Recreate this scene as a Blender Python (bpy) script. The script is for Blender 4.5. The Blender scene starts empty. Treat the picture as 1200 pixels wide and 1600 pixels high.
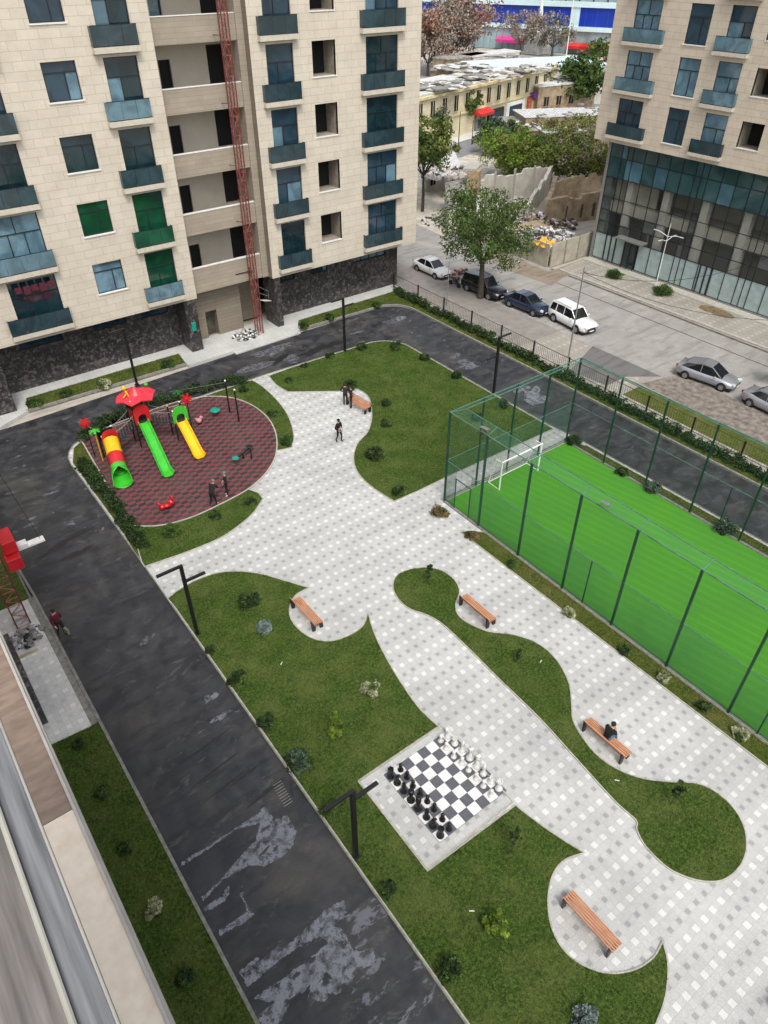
import bpy, bmesh, math, random
import numpy as np
from mathutils import Vector, Matrix
random.seed(7)
C = bpy.context.scene
PI = math.pi
# ---------------------------------------------------------------- camera
CAMH = 26.0; YAW = math.radians(37.08); PIT = math.radians(38.78)
cam = bpy.data.cameras.new('camera'); camo = bpy.data.objects.new('camera', cam); C.collection.objects.link(camo)
camo.location = (0, 0, CAMH); camo.rotation_euler = (PI/2-PIT, 0, -YAW)
cam.sensor_fit = 'VERTICAL'; cam.sensor_height = 24; cam.lens = 24*1114.5/1600
cam.clip_start = 0.05; cam.clip_end = 3000; C.camera = camo
C.render.resolution_x = 768; C.render.resolution_y = 1024
# ---------------------------------------------------------------- sky and sun (bright overcast)
SUN_EL = math.radians(58); SUN_AZ = math.radians(203)   # compass direction the light comes from (0 = +Y, clockwise)
w = bpy.data.worlds.new('World'); C.world = w; w.use_nodes = True
nt = w.node_tree; bg = nt.nodes['Background']
sky = nt.nodes.new('ShaderNodeTexSky'); sky.sky_type = 'NISHITA'; sky.sun_disc = False
sky.sun_elevation = SUN_EL; sky.sun_rotation = SUN_AZ; sky.air_density = 1.0; sky.dust_density = 4.0; sky.ozone_density = 1.0
hs = nt.nodes.new('ShaderNodeHueSaturation'); hs.inputs['Saturation'].default_value = 0.38
nt.links.new(sky.outputs[0], hs.inputs['Color']); nt.links.new(hs.outputs[0], bg.inputs[0]); bg.inputs[1].default_value = 0.15
sl = bpy.data.lights.new('sun', 'SUN'); sl.energy = 1.05; sl.angle = math.radians(14); sl.color = (1, .96, .9)
so = bpy.data.objects.new('sun', sl); C.collection.objects.link(so)
sd = Vector((math.sin(SUN_AZ)*math.cos(SUN_EL), math.cos(SUN_AZ)*math.cos(SUN_EL), math.sin(SUN_EL)))
so.rotation_euler = (-sd).to_track_quat('-Z', 'Y').to_euler(); so.location = (0, 0, 60)
C.view_settings.view_transform = 'Standard'; C.view_settings.look = 'None'; C.view_settings.exposure = 0.62; C.view_settings.gamma = 1
# ---------------------------------------------------------------- helpers
_f = Vector((math.sin(YAW)*math.cos(PIT), math.cos(YAW)*math.cos(PIT), -math.sin(PIT)))
_r = Vector((math.cos(YAW), -math.sin(YAW), 0)); _u = _r.cross(_f)
def G(px, py, z=0.0):
    """survey point: where the sight line through that point of the photograph meets height z"""
    d = _r*((px-600)/1114.5) - _u*((py-800)/1114.5) + _f
    t = (z-CAMH)/d.z
    return (d.x*t, d.y*t)
def tag(o, label=None, cat=None, group=None, kind=None):
    if label: o['label'] = label
    if cat: o['category'] = cat
    if group: o['group'] = group
    if kind: o['kind'] = kind
    return o
def thing(name, label, cat, loc=(0, 0, 0), rz=0, group=None):
    o = bpy.data.objects.new(name, None); C.collection.objects.link(o)
    o.location = loc; o.rotation_euler = (0, 0, rz); o.empty_display_size = .2
    return tag(o, label, cat, group)
def children(o): return [x for x in C.collection.objects if x.parent == o]
def copy_tree(o, parent=None):
    c = o.copy(); C.collection.objects.link(c); c.parent = parent
    for ch in kids.get(o.name, []):
        copy_tree(ch, c)
    kids[c.name] = [x for x in []]
    return c
kids = {}
class MB:
    def __init__(s): s.v = []; s.f = []; s.m = []; s.mi = 0
    def add(s, vs, fs):
        b = len(s.v); s.v += [tuple(p) for p in vs]; s.f += [tuple(i+b for i in f) for f in fs]; s.m += [s.mi]*len(fs); return s
    def box(s, x0, y0, z0, x1, y1, z1):
        return s.add([(x0,y0,z0),(x1,y0,z0),(x1,y1,z0),(x0,y1,z0),(x0,y0,z1),(x1,y0,z1),(x1,y1,z1),(x0,y1,z1)],
                     [(0,3,2,1),(4,5,6,7),(0,1,5,4),(1,2,6,5),(2,3,7,6),(3,0,4,7)])
    def obox(s, c, size, rz=0, rx=0, ry=0):
        M_ = Matrix.Translation(c) @ Matrix.Rotation(rz, 4, 'Z') @ Matrix.Rotation(ry, 4, 'Y') @ Matrix.Rotation(rx, 4, 'X')
        a, b, c_ = [q/2 for q in size]
        vs = [M_ @ Vector(p) for p in [(-a,-b,-c_),(a,-b,-c_),(a,b,-c_),(-a,b,-c_),(-a,-b,c_),(a,-b,c_),(a,b,c_),(-a,b,c_)]]
        return s.add(vs, [(0,3,2,1),(4,5,6,7),(0,1,5,4),(1,2,6,5),(2,3,7,6),(3,0,4,7)])
    def tube(s, p0, p1, r0, r1=None, n=8, cap=True):
        r1 = r0 if r1 is None else r1
        p0 = Vector(p0); p1 = Vector(p1); d = (p1-p0)
        if d.length < 1e-6: return s
        d.normalize(); a = d.orthogonal().normalized(); b = d.cross(a)
        if abs(d.z) > .999: a = Vector((1,0,0)); b = d.cross(a)
        vs = []
        for p, r in ((p0, r0), (p1, r1)):
            for i in range(n):
                t = 2*PI*(i+.5)/n; vs.append(p + a*math.cos(t)*r + b*math.sin(t)*r)
        fs = [(i, (i+1) % n, n+(i+1) % n, n+i) for i in range(n)]
        if cap: fs += [tuple(range(n-1, -1, -1)), tuple(range(n, 2*n))]
        return s.add(vs, fs)
    def path(s, pts, r, n=6, closed=False):
        for a, b in zip(pts[:-1], pts[1:]): s.tube(a, b, r, r, n)
        if closed: s.tube(pts[-1], pts[0], r, r, n)
        return s
    def lathe(s, prof, c=(0, 0, 0), n=12, sx=1, sy=1):
        vs = []
        for r, z in prof:
            for i in range(n):
                t = 2*PI*i/n; vs.append((c[0]+math.cos(t)*r*sx, c[1]+math.sin(t)*r*sy, c[2]+z))
        fs = []
        for k in range(len(prof)-1):
            for i in range(n):
                fs.append((k*n+i, k*n+(i+1) % n, (k+1)*n+(i+1) % n, (k+1)*n+i))
        fs.append(tuple(range(n-1, -1, -1))); fs.append(tuple((len(prof)-1)*n+i for i in range(n)))
        return s.add(vs, fs)
    def ball(s, c, r, n=10, sz=1, jit=0):
        prof = []
        k = max(4, n//2)
        for i in range(k+1):
            t = -PI/2 + PI*i/k; prof.append((max(.002, math.cos(t)*r), math.sin(t)*r*sz))
        b = len(s.v); s.lathe(prof, c, n)
        if jit:
            for i in range(b, len(s.v)):
                x, y, z = s.v[i]; s.v[i] = (x+random.uniform(-jit, jit), y+random.uniform(-jit, jit), z+random.uniform(-jit, jit))
        return s
    def prism(s, pts, z0, z1):
        n = len(pts)
        return s.add([(x, y, z0) for x, y in pts]+[(x, y, z1) for x, y in pts],
                     [tuple(range(n, 2*n)), tuple(range(n-1, -1, -1))]+[(i, (i+1) % n, n+(i+1) % n, n+i) for i in range(n)])
    def build(s, name, mat, parent=None, smooth=False, origin=None, bevel=0, local=False):
        vs = s.v
        o3 = origin
        if parent is not None and not local:
            Mi = parent_world(parent).inverted(); vs = [Mi @ Vector(p) for p in vs]
        elif o3 is not None:
            vs = [(x-o3[0], y-o3[1], z-o3[2]) for x, y, z in vs]
        me = bpy.data.meshes.new(name); me.from_pydata([tuple(p) for p in vs], [], s.f)
        mats = mat if isinstance(mat, (list, tuple)) else [mat]
        for m_ in mats: me.materials.append(m_)
        if len(mats) > 1: me.polygons.foreach_set('material_index', s.m)
        if smooth: me.polygons.foreach_set('use_smooth', [True]*len(s.f))
        me.update()
        o = bpy.data.objects.new(name, me); C.collection.objects.link(o)
        if parent is not None:
            o.parent = parent; kids.setdefault(parent.name, []).append(o)
        elif o3 is not None: o.location = o3
        if bevel:
            bm_ = o.modifiers.new('bevel', 'BEVEL'); bm_.width = bevel; bm_.segments = 2; bm_.limit_method = 'ANGLE'
        return o
def parent_world(p):
    m = Matrix.Translation(p.location) @ p.rotation_euler.to_matrix().to_4x4()
    return parent_world(p.parent) @ m if p.parent else m
def clone(o, loc=None, rz=None, label=None, group=None, parent=None):
    c = o.copy(); C.collection.objects.link(c); c.parent = parent
    if loc is not None: c.location = loc
    if rz is not None: c.rotation_euler = (0, 0, rz)
    if label: c['label'] = label
    if group: c['group'] = group
    for ch in kids.get(o.name, []):
        clone(ch, parent=c)
        # register copied child
    return c
def catmull(p, n=8):
    if len(p) < 3: return list(p)
    q = [(2*p[0][0]-p[1][0], 2*p[0][1]-p[1][1])]+list(p)+[(2*p[-1][0]-p[-2][0], 2*p[-1][1]-p[-2][1])]
    out = []
    for i in range(1, len(q)-2):
        for k in range(n):
            t = k/n; o = []
            for a in (0, 1):
                p0, p1, p2, p3 = q[i-1][a], q[i][a], q[i+1][a], q[i+2][a]
                o.append(.5*((2*p1)+(-p0+p2)*t+(2*p0-5*p1+4*p2-p3)*t*t+(-p0+3*p1-3*p2+p3)*t**3))
            out.append(tuple(o))
    out.append(tuple(p[-1])); return out
def outline(segs, z=.1):
    """closed world outline out of segments: ('p', survey points, smoothed) or ('w', world points)"""
    out = []
    for kind, pts in segs:
        if kind == 's': P = catmull([G(x, y, z) for x, y in pts])
        elif kind == 'p': P = [G(x, y, z) for x, y in pts]
        else: P = list(pts)
        for q in P:
            if not out or math.hypot(q[0]-out[-1][0], q[1]-out[-1][1]) > .02: out.append(q)
    if math.hypot(out[0][0]-out[-1][0], out[0][1]-out[-1][1]) < .02: out.pop()
    return out
def ribbon(mb, pts, wd, z0, z1, closed=True):
    n = len(pts); L = []; R_ = []
    for i in range(n):
        a = pts[(i-1) % n] if closed or i > 0 else pts[i]; b = pts[(i+1) % n] if closed or i < n-1 else pts[i]
        dx, dy = b[0]-a[0], b[1]-a[1]; l = math.hypot(dx, dy) or 1; nx, ny = -dy/l*wd/2, dx/l*wd/2
        L.append((pts[i][0]+nx, pts[i][1]+ny)); R_.append((pts[i][0]-nx, pts[i][1]-ny))
    rng = range(n if closed else n-1)
    vs = [(x, y, z1) for x, y in L]+[(x, y, z1) for x, y in R_]+[(x, y, z0) for x, y in L]+[(x, y, z0) for x, y in R_]
    fs = []
    for i in rng:
        j = (i+1) % n
        fs += [(i, n+i, n+j, j), (i, j, 2*n+j, 2*n+i), (n+i, 3*n+i, 3*n+j, n+j)]
    mb.add(vs, fs)
# ---------------------------------------------------------------- materials
_mc = {}
def mat(name, col, rough=.7, var=.12, scale=3., bump=0., metal=0., col2=None, detail=4, spec=.5, alpha=1., bscale=None, vmix=(.35, .65), coat=0, stretch=None):
    m = bpy.data.materials.new(name); m.use_nodes = True; t = m.node_tree; p = t.nodes['Principled BSDF']
    p.inputs['Roughness'].default_value = rough; p.inputs['Metallic'].default_value = metal; p.inputs['Specular IOR Level'].default_value = spec
    if coat: p.inputs['Coat Weight'].default_value = coat
    c1 = col; c2 = col2 if col2 else tuple(max(0, c*(1-var*2)) for c in col)
    tc = t.nodes.new('ShaderNodeTexCoord'); vec = tc.outputs['Object']
    if stretch:
        mp = t.nodes.new('ShaderNodeMapping'); mp.inputs['Scale'].default_value = stretch; t.links.new(vec, mp.inputs[0]); vec = mp.outputs[0]
    nz = t.nodes.new('ShaderNodeTexNoise'); nz.inputs['Scale'].default_value = scale; nz.inputs['Detail'].default_value = detail; nz.inputs['Roughness'].default_value = .6
    t.links.new(vec, nz.inputs['Vector'])
    cr = t.nodes.new('ShaderNodeValToRGB'); cr.color_ramp.elements[0].position = vmix[0]; cr.color_ramp.elements[1].position = vmix[1]
    cr.color_ramp.elements[0].color = (*c2, 1); cr.color_ramp.elements[1].color = (*c1, 1)
    t.links.new(nz.outputs['Fac'], cr.inputs[0]); t.links.new(cr.outputs[0], p.inputs['Base Color'])
    if bump:
        n2 = t.nodes.new('ShaderNodeTexNoise'); n2.inputs['Scale'].default_value = bscale or scale*6; n2.inputs['Detail'].default_value = 5
        t.links.new(vec, n2.inputs['Vector'])
        b = t.nodes.new('ShaderNodeBump'); b.inputs['Strength'].default_value = bump; b.inputs['Distance'].default_value = .03
        t.links.new(n2.outputs['Fac'], b.inputs['Height']); t.links.new(b.outputs[0], p.inputs['Normal'])
    if alpha < 1: p.inputs['Alpha'].default_value = alpha
    return m
class NT:
    def __init__(s, name, rough=.7):
        s.m = bpy.data.materials.new(name); s.m.use_nodes = True; s.t = s.m.node_tree; s.p = s.t.nodes['Principled BSDF']; s.p.inputs['Roughness'].default_value = rough
    def n(s, kind, **kw):
        x = s.t.nodes.new(kind)
        for k, v in kw.items():
            if k.startswith('i_'): x.inputs[int(k[2:]) if k[2:].isdigit() else k[2:]].default_value = v
            else: setattr(x, k, v)
        return x
    def l(s, a, b): s.t.links.new(a, b)
    def math(s, op, a, b=None, c=None):
        x = s.n('ShaderNodeMath', operation=op)
        for i, q in enumerate((a, b, c)):
            if q is None: continue
            if isinstance(q, (int, float)): x.inputs[i].default_value = q
            else: s.l(q, x.inputs[i])
        return x.outputs[0]
    def mix(s, f, a, b, bt='MIX'):
        x = s.n('ShaderNodeMix', data_type='RGBA', blend_type=bt)
        for i, q in ((0, f), (6, a), (7, b)):
            if isinstance(q, (int, float)): x.inputs[i].default_value = q
            elif isinstance(q, tuple): x.inputs[i].default_value = (*q, 1)
            else: s.l(q, x.inputs[i])
        return x.outputs[2]
    def noise(s, scale, detail=4, vec=None, rough=.6, dist=0):
        x = s.n('ShaderNodeTexNoise'); x.inputs['Scale'].default_value = scale; x.inputs['Detail'].default_value = detail; x.inputs['Roughness'].default_value = rough; x.inputs['Distortion'].default_value = dist
        if vec is not None: s.l(vec, x.inputs['Vector'])
        return x.outputs['Fac']
    def ramp(s, f, stops):
        x = s.n('ShaderNodeValToRGB'); e = x.color_ramp.elements
        while len(e) < len(stops): e.new(.5)
        for i, (p, c) in enumerate(stops): e[i].position = p; e[i].color = (*c, 1) if isinstance(c, tuple) else (c, c, c, 1)
        s.l(f, x.inputs[0]); return x.outputs[0]
    def pos(s):
        g = s.n('ShaderNodeNewGeometry'); x = s.n('ShaderNodeSeparateXYZ'); s.l(g.outputs['Position'], x.inputs[0]); return g.outputs['Position'], x.outputs[0], x.outputs[1], x.outputs[2]
    def comb(s, a, b, c=0.):
        x = s.n('ShaderNodeCombineXYZ')
        for i, q in enumerate((a, b, c)):
            if isinstance(q, (int, float)): x.inputs[i].default_value = q
            else: s.l(q, x.inputs[i])
        return x.outputs[0]
    def col(s, o): s.l(o, s.p.inputs['Base Color'])
    def bump(s, h, st=.3, d=.02):
        b = s.n('ShaderNodeBump'); b.inputs['Strength'].default_value = st; b.inputs['Distance'].default_value = d; s.l(h, b.inputs['Height']); s.l(b.outputs[0], s.p.inputs['Normal'])
def paving_mat(name, tile, pattern=True, base=(.475, .48, .47), light=(.61, .615, .605), dark=(.30, .305, .31)):
    a = NT(name, .75); P, X, Y, Z = a.pos()
    fx = a.math('FLOOR', a.math('DIVIDE', X, tile)); fy = a.math('FLOOR', a.math('DIVIDE', Y, tile))
    wn = a.n('ShaderNodeTexWhiteNoise', noise_dimensions='3D'); a.l(a.comb(fx, fy, 1.), wn.inputs['Vector'])
    big = a.noise(.35, 4, P); fine = a.noise(38, 3, P)
    c = a.mix(wn.outputs['Value'], base, tuple(q*.92 for q in base))
    gx = a.math('FRACT', a.math('DIVIDE', X, tile)); gy = a.math('FRACT', a.math('DIVIDE', Y, tile))
    e = a.math('MINIMUM', a.math('MINIMUM', gx, a.math('SUBTRACT', 1., gx)), a.math('MINIMUM', gy, a.math('SUBTRACT', 1., gy)))
    ins = a.math('GREATER_THAN', e, .13); ins2 = a.math('GREATER_THAN', e, .05)
    if pattern:
        my = a.math('FLOORED_MODULO', fy, 4.); mx = a.math('FLOORED_MODULO', fx, 2.)
        dk = a.math('MULTIPLY', a.math('COMPARE', my, 0., .1), a.math('COMPARE', mx, 1., .1))
        lt = a.math('MULTIPLY', a.math('COMPARE', my, 2., .1), a.math('COMPARE', mx, 0., .1))
        c = a.mix(a.math('MULTIPLY', dk, ins), c, dark); c = a.mix(a.math('MULTIPLY', lt, ins2), c, light)
    jt = a.math('LESS_THAN', e, .035)
    c = a.mix(a.math('MULTIPLY', jt, .22), c, (.2, .195, .18))
    c = a.mix(.34, c, a.ramp(fine, [(.3, .15), (.7, 1.)]), 'OVERLAY')
    c = a.mix(1., c, a.ramp(big, [(.3, (.80, .80, .80)), (.62, (1., .995, .98))]), 'MULTIPLY')
    c = a.mix(a.ramp(a.noise(1.3, 8, P, .75, .5), [(.55, 0.), (.75, .35)]), c, (.34, .325, .29))
    a.col(c); a.bump(a.math('SUBTRACT', 1., jt), .15, .006)
    a.l(a.ramp(big, [(.35, .5), (.6, .8)]), a.p.inputs['Roughness'])
    return a.m
def asphalt_mat(name, base=(.018, .019, .023), hi=(.075, .078, .084), wet=True, amount=.0, dusty=(.10, .092, .078)):
    a = NT(name, .7); P, X, Y, Z = a.pos()
    big = a.noise(.28, 6, P, .62, .8); mid = a.noise(1.1, 6, P, .65, .4); fine = a.noise(55, 2, P)
    st = a.noise(.9, 5, a.comb(a.math('MULTIPLY', X, .35), a.math('MULTIPLY', Y, 1.6)), .6)
    c = a.mix(a.ramp(mid, [(.38, 0.), (.72, .55+amount)]), base, hi)
    c = a.mix(a.ramp(big, [(.5, 0.), (.72, .55)]), c, dusty)
    c = a.mix(a.ramp(st, [(.52, 0.), (.62, .5)]), c, tuple(q*.6 for q in base))
    if wet:   # dried silt streaks across the road, and shallow standing water
        s2 = a.noise(1.5, 9, a.comb(a.math('MULTIPLY', X, .55), a.math('MULTIPLY', Y, 1.25)), .72, .5)
        c = a.mix(a.ramp(s2, [(.57, 0.), (.66, .5)]), c, (.11, .108, .10))
    c = a.mix(.35, c, a.ramp(fine, [(.3, .2), (.75, 1.)]), 'OVERLAY')
    a.bump(fine, .35, .01)
    r = a.ramp(mid, [(.3, .28 if wet else .7), (.6, .7 if wet else .9)])
    if wet:
        wn_ = a.noise(1.25, 10, a.comb(a.math('MULTIPLY', X, .62), a.math('MULTIPLY', Y, 1.3), 3.), .68, .3)
        zone = a.math('ADD', a.math('MULTIPLY', a.ramp(a.math('DIVIDE', Y, 20.), [(.0, 1.), (.42, 1.), (.60, 0.)]), a.ramp(a.math('DIVIDE', X, 8.), [(.2, 1.), (.8, 1.)])), a.math('MULTIPLY', a.ramp(a.math('DIVIDE', Y, 50.), [(.62, 0.), (.72, .8)]), .8))
        th = a.math('SUBTRACT', .70, a.math('MULTIPLY', zone, .135))
        m = a.math('MINIMUM', 1., a.math('MAXIMUM', 0., a.math('MULTIPLY', a.math('SUBTRACT', wn_, th), 40.)))
        r = a.mix(m, r, (.05, .05, .05)); c = a.mix(m, c, (.14, .145, .165))  # standing water gets a pale colour: the reflected sky is painted in
    a.col(c); a.l(r, a.p.inputs['Roughness']); return a.m
def grass_mat(name, c1=(.020, .046, .007), c2=(.100, .155, .030), c3=(.13, .15, .045)):
    a = NT(name, .95); P, X, Y, Z = a.pos()
    f = a.noise(8, 6, P, .85); g = a.noise(.7, 4, P); h = a.noise(60, 3, P)
    c = a.mix(a.ramp(f, [(.42, 0.), (.60, 1.)]), c1, c2)
    c = a.mix(a.ramp(g, [(.42, 0.), (.70, .65)]), c, c3); c = a.mix(a.ramp(a.noise(2.6, 5, P, .7), [(.56, 0.), (.72, .6)]), c, tuple(q*.55 for q in c1)); c = a.mix(a.ramp(a.noise(1.7, 6, P, .8, 1.), [(.63, 0.), (.72, .5)]), c, (.15, .12, .06))
    c = a.mix(.6, c, a.ramp(h, [(.3, .1), (.7, 1.)]), 'OVERLAY')
    a.col(c); a.bump(h, .8, .05); a.p.inputs['Specular IOR Level'].default_value = .15; return a.m
def stone_mat(name, base, joint, bw, bh, mort=.012, jmix=.6, var=.1, rough=.75, vertical=True, hor_only=False, fleck=None):
    a = NT(name, rough); P, X, Y, Z = a.pos()
    u = a.math('ADD', X, Y); v = Z if vertical else Y
    vec = a.comb(u if vertical else X, v)
    b = a.n('ShaderNodeTexBrick'); b.offset = .5; b.inputs['Scale'].default_value = 1; b.inputs['Brick Width'].default_value = bw; b.inputs['Row Height'].default_value = bh
    b.inputs['Mortar Size'].default_value = mort; b.inputs['Mortar Smooth'].default_value = .1; b.inputs['Bias'].default_value = 0
    b.inputs['Color1'].default_value = (*base, 1); b.inputs['Color2'].default_value = (*[q*(1-var) for q in base], 1); b.inputs['Mortar'].default_value = (*joint, 1)
    a.l(vec, b.inputs['Vector'])
    n1 = a.noise(1.2, 5, P); n2 = a.noise(14, 4, a.comb(u, a.math('MULTIPLY', v, 3.)))
    c = a.mix(1., b.outputs['Color'], a.ramp(n1, [(.3, (.88, .87, .86)), (.65, (1., 1., 1.))]), 'MULTIPLY')
    c = a.mix(.25, c, a.ramp(n2, [(.35, .3), (.65, .8)]), 'OVERLAY')
    if fleck:
        c = a.mix(a.ramp(a.noise(fleck[1], 5, P, .8), [(.5, 0.), (.64, 1.)]), c, fleck[0])
    a.col(c); a.bump(b.outputs['Fac'], -.3, .01); return a.m
def glass_mat(name, col, rough=.06, refl=(.3, .4), sc=.5):
    a = NT(name, rough); P, X, Y, Z = a.pos()
    n = a.noise(sc, 4, P, .6, 1.5)
    c = a.mix(a.ramp(n, [(.42, 0.), (.6, 1.)]), tuple(q*.6 for q in col), col)
    a.col(c); a.p.inputs['Specular IOR Level'].default_value = .7; a.p.inputs['IOR'].default_value = 1.5
    a.bump(a.noise(1.7, 2, P), .06, .05); return a.m
def net_mat(name, col, fac):
    a = NT(name, .8)
    tr = a.n('ShaderNodeBsdfTransparent'); mx = a.n('ShaderNodeMixShader'); out = a.t.nodes['Material Output']
    P, X, Y, Z = a.pos(); n = a.noise(.5, 3, P)
    a.p.inputs['Base Color'].default_value = (*col, 1)
    a.l(a.ramp(n, [(.3, fac*.8), (.7, fac*1.2)]), mx.inputs[0]); a.l(tr.outputs[0], mx.inputs[1]); a.l(a.p.outputs[0], mx.inputs[2]); a.l(mx.outputs[0], out.inputs[0]); return a.m
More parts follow.
